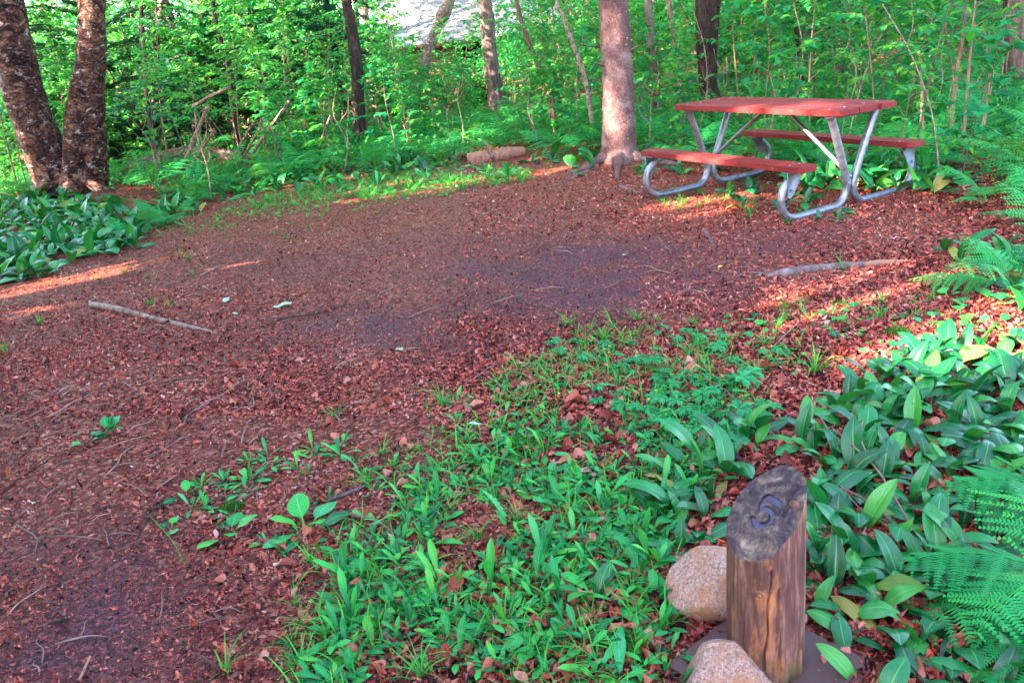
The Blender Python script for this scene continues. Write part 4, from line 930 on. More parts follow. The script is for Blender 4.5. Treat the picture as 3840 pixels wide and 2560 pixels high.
def finish_labels():
    for noun, lst in PENDING.items():
        slots = {}
        for o, group in lst:
            x, y = o.location[0], o.location[1]; px, py, _ = proj(np.array([x, y, 0.])); px = float(px); py = float(py)
            if px < -100 or px > 3940: sc = 1.4
            else: sc = 1.
            best = min(LXY, key=lambda l: math.hypot(px-l[1], (py-l[2])*1.6)); dx, dy = px-best[1], py-best[2]
            w = ('left of' if dx < 0 else 'right of') if abs(dx) > abs(dy)*1.5 else ('beyond' if dy < 0 else 'in front of')
            slots.setdefault((best[0], w), []).append((math.hypot(dx, dy), o, group))
        for (nm, w), v in slots.items():
            v.sort(key=lambda t: t[0])
            for i, (_, o, group) in enumerate(v):
                if i < len(ORD): o['label'] = '%s %s %s, %s to it' % (noun, w, nm, ORD[i])
                else: o['label'] = '%s %s %s, deep in the mass' % (noun, w, nm)
                o['group'] = group if i < len(ORD) else '%s cluster %s %s' % (noun, w, nm)

def patch(kind, poly, n, dmin, seed, size, where):
    r = random.Random(seed); out = []
    for (x, y) in poly_points(poly, n, dmin, seed, 40, kind == 'rosette'):
        s = r.uniform(*size); z = gz1(x, y)
        if kind == 'fern_hi': pass
        if kind == 'broad': out.append(plant('broad_leaf_plant' if seed < 40 else ('wild_leek_plant' if seed == 41 else 'lily_leaf_plant'), BROAD, r.choice((2, 3, 3, 4)), s, (x, y, z), r.uniform(0, 6.3), None, 'plant', None, 'leaf', r, None, .22, .3))
        elif kind == 'rosette': out.append(plant('rosette_plant', NARROW, r.choice((6, 7, 8, 9, 10)), s, (x, y, z+.002), r.uniform(0, 6.3), None, 'plant', None, 'leaf', r, None, .18, .35))
        elif kind == 'lobed': out.append(plant('lobed_leaf_plant', LOBED, r.choice((2, 3, 4)), s, (x, y, z), r.uniform(0, 6.3), None, 'plant', None, 'leaf', r, None, .3, .3))
        elif kind == 'grass': out.append(tuft(x, y, s, r))
        elif kind == 'clover': out.append(plant('round_leaf_plant', ROUND, r.choice((2, 3, 4)), s, (x, y, z), r.uniform(0, 6.3), None, 'plant', None, 'leaf', r, None, .3, .3))
        elif kind == 'fern_hi' or kind == 'fern': out.append(plant('fern', FR_HI if kind == 'fern_hi' else FR_LO, r.choice((4, 5, 6, 7)), s, (x, y, z), r.uniform(0, 6.3), None, 'fern', None, 'frond', r, None, .15, .25))
    nouns = {'broad': 'broad-leaved plant', 'rosette': 'narrow-leaved rosette', 'lobed': 'small lobed-leaf plant', 'grass': 'grass tuft', 'clover': 'tiny round-leaved plant', 'fern': 'lacy green fern', 'fern_hi': 'lacy green fern'}
    label_patch(out, (('wild leek plant' if seed == 41 else 'lily-leaved plant') if kind == 'broad' and seed >= 40 else nouns[kind]), where, nouns[kind]+'s '+where); return out
ROUND = [blade(.85, R_(a), R_(b), lambda s: .1 if s < .45 else max(.04, math.sin(PI*min(.99, .1+(s-.45)/.62))**.6), .15, .1, 9, 5, 0).mesh('leaf', M['narrow']) for a, b in ((60, -10), (35, -5))]
TUFTS = []
for i in range(7):
    r = np.random.default_rng(200+i); g = Geo(); 
    for k in range(26 if i < 5 else 12):
        gi = blade(r.uniform(.022, .05), R_(r.uniform(45, 88)), R_(r.uniform(-45, 25)), p_grass, .5, 0, 7, 3, 0, r.uniform(.9, 1.5)); az = r.uniform(0, 6.3); s = r.uniform(.45, 1.15)
        Mx = np.eye(4); Mx[:3, :3] = rotz(az)*s; Mx[:3, 3] = (r.normal(0, .05), r.normal(0, .05), -.01); g.addg(gi, Mx, r.random())
    TUFTS.append(g.mesh('grass_tuft', M['grass']))
def tuft(x, y, s, r, i=None):
    o = obj('grass_tuft', TUFTS[r.randrange(7) if i is None else i], None, (x, y, gz1(x, y)-.003), (r.uniform(-.2, .2), r.uniform(-.2, .2), r.uniform(0, 6.3)), s); o['category'] = 'grass tuft'; return o

# ---- foreground
patch('broad', [(2960, 1640), (3120, 1540), (3420, 1330), (3560, 1310), (3900, 1290), (3930, 1700), (3240, 1730), (3110, 1760)], 105, .072, 11, (.125, .18), 'in the bed behind the numbered post')
patch('broad', [(3070, 1760), (3240, 1730), (3930, 1700), (3930, 2150), (3060, 2150)], 72, .070, 12, (.12, .17), 'in the bed right of the numbered post')
patch('broad', [(3060, 2150), (3930, 2150), (3930, 2700), (3300, 2700), (3210, 2560), (3060, 2330)], 36, .07, 13, (.10, .145), 'below the lacy fern in the bottom corner')
patch('broad', [(2560, 1700), (2900, 1600), (2800, 1740), (2690, 1820), (2650, 2000), (2520, 2080), (2450, 1900)], 20, .07, 14, (.12, .165), 'just left of the top of the numbered post')
patch('broad', [(2150, 2080), (2500, 2100), (2450, 2330), (2150, 2330)], 3, .10, 15, (.09, .12), 'left of the rounded granite stone')
patch('broad', [(2480, 2560), (2980, 2620), (2980, 2800), (2480, 2800)], 7, .05, 16, (.07, .09), 'in front of the lower granite stone')
F_ = [(1330, 2050), (1700, 1700), (2100, 1600), (2560, 1560), (2760, 1640), (2640, 1950), (2500, 2080), (2420, 2330), (2560, 2420), (2480, 2750), (1050, 2750), (1150, 2480), (1330, 2300)]
patch('rosette', [(1500, 1850), (1760, 1700), (2150, 1590), (2560, 1580), (2700, 1680), (2620, 1950), (2500, 2060), (1950, 2080), (1500, 2080)], 100, .062, 21, (.050, .105), 'in the green carpet behind the granite stones')
patch('rosette', [(1300, 2080), (2500, 2080), (2440, 2320), (2540, 2420), (2470, 2800), (1150, 2800), (1200, 2450)], 132, .056, 22, (.050, .115), 'in the green carpet left of the granite stones')
patch('rosette', [(700, 1780), (1250, 1640), (1500, 1700), (1450, 2060), (1000, 2080), (700, 1900)], 30, .075, 23, (.04, .075), 'thinly scattered at the edge of the green carpet')
patch('rosette', [(1700, 1500), (2300, 1400), (3000, 1480), (2800, 1600), (2100, 1600), (1700, 1690)], 34, .08, 24, (.04, .08), 'between the big grass tuft and the broad-leaved bed')
patch('lobed', [(2200, 1540), (2350, 1350), (2750, 1420), (3020, 1560), (2850, 1640), (2400, 1660)], 40, .06, 25, (.45, .8), 'behind the green carpet')
patch('lobed', [(2050, 1300), (2600, 1230), (3000, 1330), (2700, 1450), (2150, 1420)], 24, .08, 26, (.4, .65), 'around the yellow buttercups')
patch('clover', [(2750, 1180), (3400, 1150), (3840, 1250), (3840, 1330), (3400, 1330), (2900, 1420), (2500, 1300)], 60, .09, 27, (.035, .06), 'on the leaf litter behind the broad-leaved bed')
patch('clover', [(3500, 1090), (3860, 1080), (3860, 1290), (3480, 1290)], 26, .07, 28, (.04, .07), 'in the sun patch at the right edge')
patch('clover', [(2350, 2000), (2560, 2350), (2300, 2700), (1500, 2700), (1600, 2200)], 30, .08, 29, (.025, .045), 'under the leaves of the green carpet')
patch('grass', [(2050, 1230), (2500, 1180), (2900, 1280), (3150, 1400), (2900, 1470), (2200, 1400)], 30, .10, 31, (.08, .15), 'behind the yellow buttercups')
patch('grass', [(2850, 1180), (3000, 1130), (3500, 1120), (3500, 1200), (2900, 1230)], 14, .12, 32, (.09, .14), 'in front of the dark fallen branch')
patch('grass', [(1400, 1560), (2000, 1480), (2150, 1600), (1700, 1720), (1300, 1800)], 12, .10, 33, (.06, .10), 'around the big tuft in mid clearing')
patch('grass', [(1050, 2080), (1500, 2080), (1400, 2500), (1100, 2700)], 16, .07, 34, (.07, .11), 'at the left fringe of the green carpet')
patch('grass', [(1600, 1900), (2500, 1850), (2500, 2750), (1500, 2750)], 48, .08, 35, (.07, .13), 'standing up through the green carpet')
for (px, py, s, i, lb) in ((1660, 1520, .17, 0, 'largest arching grass tuft on the leaf litter, middle of the clearing'), (1262, 1552, .09, 1, 'small spiky grass tuft left of the largest tuft'), (1380, 1820, .13, 2, 'sprawling thin grass tuft below the largest tuft'),
                           (2095, 1330, .11, 3, 'grass tuft at the dark soil edge, left of the buttercups'), (2345, 1295, .09, 4, 'short grass tuft left behind the buttercups'), (1990, 1500, .12, 5, 'upright two-bladed grass tuft right of the largest tuft'),
                           (470, 1030, .13, 1, 'grass tuft at the edge of the left broad-leaved bed'), (725, 1030, .08, 2, 'tiny grass tuft in the upper left of the clearing'), (640, 1150, .10, 6, 'low grass wisps behind the pale fallen branch'),
                           (560, 1140, .10, 4, 'wispy grass at the thick end of the pale fallen branch'), (2960, 838, .12, 5, 'grass tuft at the front foot of the near bench'), (3160, 1010, .12, 6, 'grass tuft growing by the dark fallen branch'),
                           (3050, 1400, .17, 0, 'long arching grass tuft behind the broad-leaved bed'), (850, 2530, .12, 5, 'long-bladed grass at the bottom edge, left of the carpet'), (1140, 2520, .12, 1, 'grass tuft beside it at the bottom edge'),
                           (150, 1215, .12, 3, 'sunlit grass tuft near the left edge'), (20, 1320, .12, 2, 'grass tuft cut by the left edge of the picture')):
    p = G(px, py); o = tuft(p[0], p[1], s, random, i); o['label'] = lb
def one(meshes, n, size, px, py, label, name='broad_leaf_plant', cat='plant', part='leaf', rz=None, seed=1, tilt=.2, sv=.15):
    p = G(px, py); r = random.Random(seed); return plant(name, meshes, n, size, (p[0], p[1], gz1(p[0], p[1])), r.uniform(0, 6.3) if rz is None else rz, label, cat, None, part, r, None, tilt, sv)
one(OVAL, 7, .145, 1150, 1990, 'plantain rosette with large rounded leaves, larger of two', 'plantain', seed=5)
one(OVAL, 5, .11, 860, 2010, 'smaller plantain rosette left of the larger one', 'plantain', seed=6)
one(OVAL, 3, .085, 700, 1860, 'little plantain with upright paddle leaf on bare litter', 'plantain', seed=7)
one(NARROW, 7, .105, 930, 1800, 'rosette with tall paddle leaves on the bare litter', 'rosette_plant', seed=8)
one(NARROW, 7, .09, 720, 1905, 'low rosette left of the tall-leaved one', 'rosette_plant', seed=9)
one(OVAL, 9, .088, 405, 1620, 'sprawling bramble seedling with toothed leaves on bare litter', 'seedling', seed=10)
one(OVAL, 4, .075, 330, 1660, 'small toothed-leaf seedling beside the bramble seedling', 'seedling', seed=11)
one(ROUND, 3, .05, 640, 1980, 'pale small seedling beside the tall dark stalk', 'seedling', seed=12)
# toothed dark dandelion leaf standing up
def p_tooth(s): return max(.05, math.sin(PI*min(.99, .05+s*.93))**.8)*(1-.35*((s*9) % 1)) if s > .3 else .08
p = G(1905, 1985); o = root('dandelion', (p[0], p[1], gz1(p[0], p[1])), 0, 'dandelion with one tall dark toothed leaf standing in the carpet', 'dandelion')
for (a, rx, L, th0, th1) in ((R_(165), 0, .165, 78, 52), (R_(-70), .1, .12, 15, -5), (R_(20), 0, .12, 18, -8), (R_(250), 0, .12, 12, -4), (R_(110), 0, .10, 25, 5)):
    obj('leaf', blade(.24, R_(th0), R_(th1), p_tooth, .7, 0, 34, 5, 0).mesh('leaf', M['narrow']), o, (0, 0, 0), (rx, 0, a), L)
# seed stalks
for (px, py, h, lean, lb) in ((1130, 2380, .0, 0, None), (690, 2110, .19, -.35, 'tall dark curved sedge stalk rising from the bare litter'), (2280, 2260, .19, -.25, 'thin dark seed stalk left of the rounded stone'), (2160, 1950, .16, -.25, 'thin seed stalk behind the dandelion'), (1500, 2560, .13, -.1, 'seed stalk with dark head near the bottom edge'), (2340, 1600, .17, -.12, 'tall thin seed stalk among the lobed leaves')):
    if lb is None: continue
    p = G(px, py); o = root('seed_stalk', (p[0], p[1], gz1(p[0], p[1])), 0, lb, 'seed stalk')
    obj('stalk', tube([(0, 0, 0), (lean*h*.3, 0, h*.5), (lean*h, 0, h)], [.0016, .0013, .001], 5, 10).mesh('stalk', M['grass']), o)
    obj('seed_head', tube([(lean*h, 0, h-.002), (lean*h*1.04, 0, h+.006), (lean*h*1.1, 0, h+.012)], [.002, .0045, .0015], 6).mesh('seed_head', M['seed']), o)
# buttercups
for i, (px, py) in enumerate(((2265, 1340), (2285, 1330), (2283, 1352), (2460, 1505), (2432, 1540), (2098, 1520), (2890, 1330))):
    p = G(px, py); h = .045; o = root('buttercup', (p[0], p[1]+.0, gz1(p[0], p[1])-.0), 0, ['buttercup bloom, leftmost of three close together', 'buttercup bloom, topmost of three close together', 'buttercup bloom, lowest of three close together', 'buttercup bloom behind the carpet, upper of a pair',
         'buttercup bloom behind the carpet, lower of a pair', 'single yellow bloom right of the largest grass tuft', 'single yellow bloom near the long grass tuft'][i], 'flower')
    obj('stalk', tube([(0, 0, 0), (.003, 0, h)], [.0009, .0008], 4).mesh('stalk', M['grass']), o)
    for k in range(5):
        pt = blade(.9, R_(40), R_(65), lambda s: math.sin(PI*min(.97, .12+s*.8))**.6, .2, .1, 5, 4).mesh('petal', M['yellow']) if (i == 0 and k == 0) else pt
        obj('petal', pt, o, (.003, 0, h), (0, 0, k*2*PI/5), .009)
# low leaves too many to count between the rosettes
def carpet(name, poly, n, size, seed, label, meshes_geo, zr=.03, mat='narrow'):
    pts = poly_points(poly, n, .0, seed, 8, True); q = np.random.default_rng(seed); P = np.array([(x, y, gz1(x, y)+q.uniform(.002, zr)) for x, y in pts]); n = len(P); g = Geo(); k = q.integers(0, len(meshes_geo), n)
    Ms = euls(q.normal(0, .25, n), q.normal(-.05, .25, n), q.uniform(0, 6.3, n))*(q.uniform(size[0], size[1], n))[:, None, None]; c = q.random(n)
    for j, T in enumerate(meshes_geo):
        w = k == j
        if w.any(): g.scatter(T, Ms[w], P[w], c[w])
    tag(obj(name, g.mesh(name, M[mat])), label, 'ground cover', None, 'stuff')
NG = [blade(.25, R_(a), R_(b), p_narrow, .3, .1, 6, 3, .1) for a, b in ((20, -15), (40, 0), (8, -10))]
CG = [blade(.5, R_(a), R_(b), p_oval, .3, .1, 6, 3, .1) for a, b in ((30, -15), (50, 10))]
carpet('green_carpet', [(1500, 1850), (1760, 1700), (2150, 1590), (2560, 1570), (2760, 1640), (2640, 1950), (2500, 2060), (2440, 2320), (2540, 2420), (2470, 2800), (1120, 2800), (1180, 2450), (1350, 2080)], 900, (.03, .085), 71, 'small narrow green leaves filling in between the rosettes of the carpet', NG)
GG = [blade(w, R_(a), R_(b), p_grass, .5, 0, 6, 3, 0, 1.1) for w, a, b in ((.05, 70, -30), (.04, 55, -20), (.05, 80, 30), (.06, 35, -10))]
carpet('fine_grass', [(1050, 2750), (1150, 2150), (1500, 1750), (2050, 1250), (3100, 1300), (3000, 1480), (2700, 1650), (2600, 2000), (2440, 2320), (2470, 2750)], 1500, (.05, .13), 73, 'fine single grass blades standing through the weeds and litter', GG, .008, 'grass')
carpet('rim_weeds', [(560, 870), (900, 745), (1500, 645), (2060, 618), (2100, 665), (1500, 765), (900, 860), (650, 905)], 1900, (.05, .12), 74, 'ragged weeds and short grass fading onto the litter along the far rim', NG+GG, .02, 'grass')
carpet('herb_seedlings', [(1150, 2000), (1600, 1600), (2100, 1280), (3100, 1330), (2700, 1650), (1500, 2100), (1250, 2750), (950, 2750)], 420, (.018, .04), 72, 'tiny herb seedlings sprinkled over the litter round the carpet', CG)
# ---- beds at the clearing edge
patch('broad', [(-110, 830), (0, 800), (180, 780), (430, 790), (560, 860), (520, 930), (470, 950), (300, 965), (200, 1040), (0, 1065), (-110, 1100)], 190, .11, 41, (.20, .30), 'in the bed at the foot of the twin birch')
patch('broad', [(560, 800), (760, 700), (1150, 650), (1250, 700), (900, 745), (640, 830)], 46, .22, 42, (.18, .28), 'along the far left rim of the clearing')
patch('broad', [(1250, 640), (1500, 610), (2080, 590), (2100, 620), (1700, 650), (1280, 690)], 36, .22, 43, (.16, .26), 'around the fallen log')
patch('broad', [(2100, 590), (2240, 600), (2250, 660), (2130, 670)], 7, .15, 44, (.2, .28), 'at the left foot of the pink-barked tree')
patch('broad', [(2390, 600), (2560, 620), (2560, 680), (2390, 670)], 8, .15, 45, (.18, .26), 'at the right foot of the pink-barked tree')
patch('broad', [(2620, 720), (2760, 700), (3040, 730), (3040, 800), (2700, 780)], 12, .12, 46, (.12, .20), 'growing under the picnic table')
patch('broad', [(2950, 640), (3400, 640), (3640, 700), (3500, 735), (3000, 710)], 40, .16, 47, (.20, .30), 'behind the far bench of the table')
patch('broad', [(3500, 930), (3700, 900), (3880, 960), (3860, 1030), (3560, 1000)], 8, .18, 48, (.15, .22), 'beside the pale end of the dark branch')
patch('broad', [(3700, 1100), (3900, 1050), (3900, 1180), (3760, 1200)], 7, .12, 49, (.10, .15), 'under the right-edge fern')
patch('broad', [(3080, 800), (3200, 790), (3180, 840), (3050, 860)], 4, .12, 50, (.08, .12), 'by the near feet of the table')
patch('grass', [(1150, 700), (1500, 660), (1950, 660), (2000, 690), (1500, 740), (900, 800)], 105, .12, 51, (.12, .24), 'along the far rim of the clearing')
patch('grass', [(2420, 740), (2640, 720), (3100, 820), (2900, 830), (2500, 790)], 16, .14, 52, (.10, .16), 'under and before the near bench')
patch('grass', [(200, 1000), (700, 880), (1300, 760), (1500, 800), (800, 1000), (400, 1080)], 18, .25, 53, (.05, .11), 'on the far left of the clearing floor')
patch('rosette', [(1250, 700), (1600, 650), (2060, 620), (2060, 660), (1600, 720), (1250, 740)], 22, .2, 54, (.10, .18), 'at the far rim before the fallen log')
# ferns close by
def fern_at(px, py, n, size, label, rz, z=0, seed=1, meshes=None, spread=None):
    p = G(px, py); r = random.Random(seed); o = root('fern', (p[0], p[1], gz1(p[0], p[1])), rz, label, 'fern')
    for i in range(n):
        a = (2*PI*i/n if spread is None else spread*(i/(max(1, n-1))-.5))+r.uniform(-.15, .15)
        obj('frond', (meshes or FR_HI)[i % 4], o, (0, 0, z), (r.uniform(-.25, .25), r.uniform(-.1, .15), a), size*r.uniform(.85, 1.12))
fern_at(3990, 2270, 3, .46, 'large lacy fern reaching in from the right edge below the broad leaves', R_(182), .07, 2, FR_BR, .9)
fern_at(4080, 1960, 2, .40, 'lacy fern fronds at the right edge above the large fern', R_(183), .07, 3, FR_BR, .8)
fern_at(4180, 2700, 2, .34, 'fern fronds in the bottom right corner', R_(160), .05, 4, FR_BR, .9)
fern_at(3800, 1080, 7, .50, 'bushy soft fern at the right edge above the sun patch', 0, 0, 5)
fern_at(3980, 960, 6, .60, 'tall fern at the right edge beyond the bushy one', 0, 0, 6)
fern_at(3960, 830, 6, .62, 'spreading fern reaching left over the litter at the right edge', 0, 0, 7)
fern_at(3700, 760, 5, .5, 'small fern right of the far bench', 0, 0, 8)
fern_at(470, 905, 5, .42, 'fern with flat fronds at the foot of the right birch trunk', 0, 0, 9)
fern_at(600, 850, 5, .42, 'fern spilling onto the litter right of the twin birch', 0, 0, 10)
patch('fern_hi', [(430, 880), (640, 740), (900, 690), (980, 720), (700, 810), (560, 880)], 9, .4, 61, (.32, .46), 'right of the twin birch at the rim')

# ------------------------------------------------------------------ undergrowth behind the clearing
def region_name(px):
    if px < 250: return 'left of the twin birch'
    if px < 700: return 'just right of the twin birch'
    if px < 1150: return 'before the conifer boughs'
    if px < 1550: return 'below the slender dark trunk'
    if px < 1950: return 'in front of the cabin'
    if px < 2300: return 'left of the pink-barked tree'
    if px < 2700: return 'between the pink-barked tree and the table'
    if px < 3150: return 'behind the tabletop'
    if px < 3500: return 'behind the far bench'
    return 'near the thick trunk at the right edge'
def band_points(n, dmin, seed, e0, e1, ymax, px0=-160, px1=4000, ymin=4.):
    r = np.random.default_rng(seed); out = np.zeros((0, 2)); tries = 0
    while len(out) < n and tries < n*60:
        tries += 1
        y = math.sqrt(r.uniform(ymin**2, ymax**2)); x = r.uniform(-.72, .72)*y
        e, px, py = edge_d(x, y)
        if not (px0 < px[0] < px1) or e[0] < e0 or e[0] > e1: continue
        if len(out) and np.min((out[:, 0]-x)**2+(out[:, 1]-y)**2) < dmin**2: continue
        if px[0] < 560 and y < 12.4 and dmin != .34: continue
        if px[0] < 470 and y < 12.0: continue
        if dmin == .36 and any(abs(px[0]-c) < w and y < yy for c, w, yy in ((2668, 95, 12.6), (1850, 80, 17), (1335, 70, 14.5), (3850, 130, 11.8))): continue
        if 440 < px[0] < 960 and 600 < py[0] < 780 and r.random() < .55: continue
        if 1740 < px[0] < 1990 and 575 < py[0] < 650: continue
        if px[0] < 640 and py[0] > 765: continue
        if 2180 < px[0] < 2440 and y < 9.9: continue
        if any((x-a)**2+(y-b)**2 < c**2 for a, b, c in KEEP_OUT): continue
        if 1.0 < x < 4.2 and 5.6 < y < 8.6: 
            dx, dy = x-TX, y-TY; u = dx*math.cos(TYAW)+dy*math.sin(TYAW); v = -dx*math.sin(TYAW)+dy*math.cos(TYAW)
            if abs(u) < 1.05 and abs(v) < .95: continue
        out = np.vstack([out, [x, y]])
    return out
def by_region(objs, noun, what):
    d = {}
    for o in objs: d.setdefault(region_name(float(proj(np.array(o.location[:]))[0])), []).append(o)
    for k, v in d.items(): label_patch(v, noun, k, what+' '+k)
# ferns
r = random.Random(5); objs = []
for (x, y) in band_points(296, .34, 71, 12, 420, 17, px1=4500):
    near = y < 10.0; s = r.uniform(.42, .80)
    objs.append(plant('fern', FR_HI if (near and r.random() < .7) else FR_LO, r.choice((5, 6, 7)), s, (x, y, gz1(x, y)), r.uniform(0, 6.3), None, 'fern', None, 'frond', r, None, .2, .25))
by_region(objs, 'feathery green fern', 'ferns in the undergrowth')
# saplings: stem, side twigs with flat sprays of leaves
def sapling(seed, h, nb, leaf, tmpl, nleaf=9, lo=.22):
    r = np.random.default_rng(seed); st = Geo(); lf = Geo()
    bend = r.normal(0, .10, 2)*h; P = catmull([(0, 0, -.05), (bend[0]*.2, bend[1]*.1, h*.33), (bend[0]*.7, bend[1]*.6, h*.68), (bend[0]+r.normal(0, .05), bend[1], h)], 14)
    R2 = np.linspace(.0045+.0030*h, .002, 14); tube(P, R2, 6, None, .12, 9, seed, geo=st)
    for b in range(nb):
        t = lo+(1-lo)*(b+.5)/nb; i = t*13; c = P[int(i)]*(1-i % 1)+P[min(13, int(i)+1)]*(i % 1); az = b*2.4+r.normal(0, .4); L = (.62-.38*t)*min(1.1, h*.5)*r.uniform(.6, 1.2)
        d = np.array([math.cos(az), math.sin(az), r.uniform(.15, .6)]); e = c+d*L; mid = c+d*L*.5+np.array([0, 0, .04]); e[2] -= .08*L
        Q = catmull([c, mid, e], 7); tube(Q, np.linspace(.004, .0012, 7), 4, None, geo=st)
        n = nleaf; tt = np.linspace(.2, 1, n); Pq = np.stack([np.interp(tt*6, range(7), Q[:, k]) for k in range(3)], 1)
        sd = np.where(np.arange(n) % 2 == 0, 1, -1); az2 = az+sd*r.uniform(.7, 1.3, n); az2[-1] = az
        leaves_at(lf, Pq, az2, leaf, r, tmpl, .22, .22)
        if r.random() < .8: leaves_at(lf, Pq[::2]+r.normal(0, .02, (len(Pq[::2]), 3)), az2[::2]+2, leaf, r, tmpl, .3, .3)
    return st.mesh('stem', M['stem_bark']), lf.mesh('foliage', M['tree'])
SAP = [sapling(301, 2.4, 22, .115, MAPLE), sapling(302, 1.7, 17, .10, KITE), sapling(303, 3.0, 26, .11, KITE, 10), sapling(304, 1.3, 13, .12, MAPLE), sapling(305, 2.1, 18, .13, MAPLE, 8),
       sapling(306, 2.7, 24, .085, KITE, 12), sapling(307, 1.0, 10, .10, KITE), sapling(308, 3.4, 30, .12, KITE, 9, .3), sapling(309, 2.0, 14, .09, KITE, 12, .4)]
objs = []; r = random.Random(8)
for (x, y) in band_points(228, .36, 81, 26, 900, 17.5, px1=4600):
    px, py, d = proj(np.array([x, y, 0])); e = edge_d(x, y)[0][0]
    k = r.randrange(9) if e > 70 else r.choice((1, 3, 6, 3))
    o = root('sapling', (x, y, gz1(x, y)), r.uniform(0, 6.3), None, 'sapling', None, r.uniform(.75, 1.12), (r.uniform(-.1, .1), r.uniform(-.1, .1)))
    # keep sight lines to the cabin and to the big trunks a little thinner
    if 1600 < px < 1820 and y > 12 and r.random() < .35: o.scale = (.6,)*3
    obj('stem', SAP[k][0], o); obj('foliage', SAP[k][1], o); objs.append(o)
by_region(objs, 'leafy green sapling', 'saplings in the undergrowth')
# bare dead stems
DEAD = []
for i in range(6):
    q = np.random.default_rng(400+i); h = q.uniform(.9, 1.6); g = Geo(); P = catmull([(0, 0, -.05), (q.normal(0, .04), q.normal(0, .03), h*.35), (q.normal(0, .08), q.normal(0, .05), h*.7), (q.normal(0, .14), 0, h)], 12); tube(P, np.linspace(.0075, .003, 12), 6, None, .15, 12, i, geo=g)
    for k in range(q.integers(1, 4)):
        j = q.integers(4, 10); a = q.uniform(0, 6.3); L = q.uniform(.15, .45); tube([P[j], P[j]+np.array([math.cos(a)*L*.4, math.sin(a)*L*.4, L*.4]), P[j]+np.array([math.cos(a)*L*.5, math.sin(a)*L*.5, L])], [.004, .003, .0015], 5, 6, geo=g)
    DEAD.append(g.mesh('dead_stem', M['pale_bark']))
objs = []
for i, (x, y) in enumerate(band_points(62, .5, 91, 15, 330, 13.5, 500, 4100)):
    o = obj('dead_stem', DEAD[i % 6], None, (x, y, gz1(x, y)), (r.uniform(-.2, .2), r.uniform(-.2, .2), r.uniform(0, 6.3)), r.uniform(.7, 1.15)); o['category'] = 'bare stem'; objs.append(o)
by_region(objs, 'bare pale stem', 'bare stems in the undergrowth')
# low leafy cover no one could count
q = np.random.default_rng(55); n = 60000; y = np.sqrt(q.uniform(5**2, 19**2, n)); x = q.uniform(-.75, .75, n)*y; e, px, py = edge_d(x, y); ok = (e > 10) & (n2(x, y, 1.1, 33) > -.35) & ~((px < 650) & (py > 760)) & ~((px > 1730) & (px < 2000) & (py > 575)) & ~((px > 440) & (px < 960) & (py > 610) & (q.random(len(px)) < .75))
x, y = x[ok], y[ok]; e = e[ok]; n = len(x); P = np.stack([x, y, gz(x, y)+q.uniform(.01, 1, n)*np.clip(e/100, .05, .30)], 1)
g = Geo(); leaves_at(g, P, q.uniform(0, 6.3, n), .075, q, KITE, .2, .5)
tag(obj('ground_cover', g.mesh('ground_cover', M['tree'])), 'low mixed green leaves covering the woodland floor under the ferns', 'ground cover', None, 'stuff')
# conifers with drooping boughs
def bough(seed, L=1.):
    r = np.random.default_rng(seed); g = Geo(); P = catmull([(0, 0, 0), (L*.4, 0, .02), (L*.75, 0, -.10), (L, 0, -.24)], 12); tube(P, np.linspace(.012, .003, 12), 5, None, geo=g, r=.0)
    Ps = []; az = []
    for i in range(20):
        t = .12+.88*i/19; c = np.array([np.interp(t*11, range(12), P[:, k]) for k in range(3)])
        for s in (-1, 1):
            l = L*.42*(1-t*.75)*r.uniform(.7, 1.1); a = s*R_(r.uniform(40, 62)); d = np.array([math.cos(a), math.sin(a), -.25])
            for j in range(9):
                u = (j+.5)/9; Ps.append(c+d*l*u); az.append(a+(-1)**j*.7)
    Ps = np.array(Ps); az = np.array(az); T = kite(1, .32, .02); n = len(Ps)
    g.scatter(T, euls(r.normal(0, .3, n), r.normal(.15, .25, n), az)*(.085*r.uniform(.7, 1.3, n))[:, None, None], Ps, r.random(n)); return g.mesh('bough', M['needle'])
BO = [bough(i) for i in range(5)]
def conifer(px, py, Y, h, label, seed, z0=.5):
    p = at(px, py, Y); r = random.Random(seed); o = root('conifer', (p[0], p[1], gz1(p[0], p[1])), 0, label, 'conifer')
    obj('trunk', tube([(0, 0, -.1), (0, 0, h)], [.09, .02], 12, 20, .08, 5, seed).mesh('trunk', M['dark_bark']), o); k = 0; z = z0
    while z < h:
        L = max(.3, 1.75*(1-z/h*.8))
        for i in range(5):
            a = k*2.4+r.uniform(-.3, .3); k += 1; obj('bough', BO[k % 5], o, (0, 0, z+r.uniform(-.08, .08)), (r.uniform(-.2, .2), r.uniform(-.1, .2), a), L*r.uniform(.8, 1.15))
        z += .30
conifer(640, 400, 16.5, 6, 'dark drooping conifer right behind the twin birch', 1, .7)
conifer(1010, 400, 17.5, 6, 'dark conifer left of the slender straight trunk', 2, .8)
conifer(200, 500, 16, 6, 'conifer seen in the gap between the two birch trunks', 3, .5)
conifer(1290, 400, 19, 6, 'conifer hanging over the left end of the cabin roof', 4, 1.7)
conifer(2950, 300, 19.5, 6, 'distant conifer behind the tabletop', 5, .6)
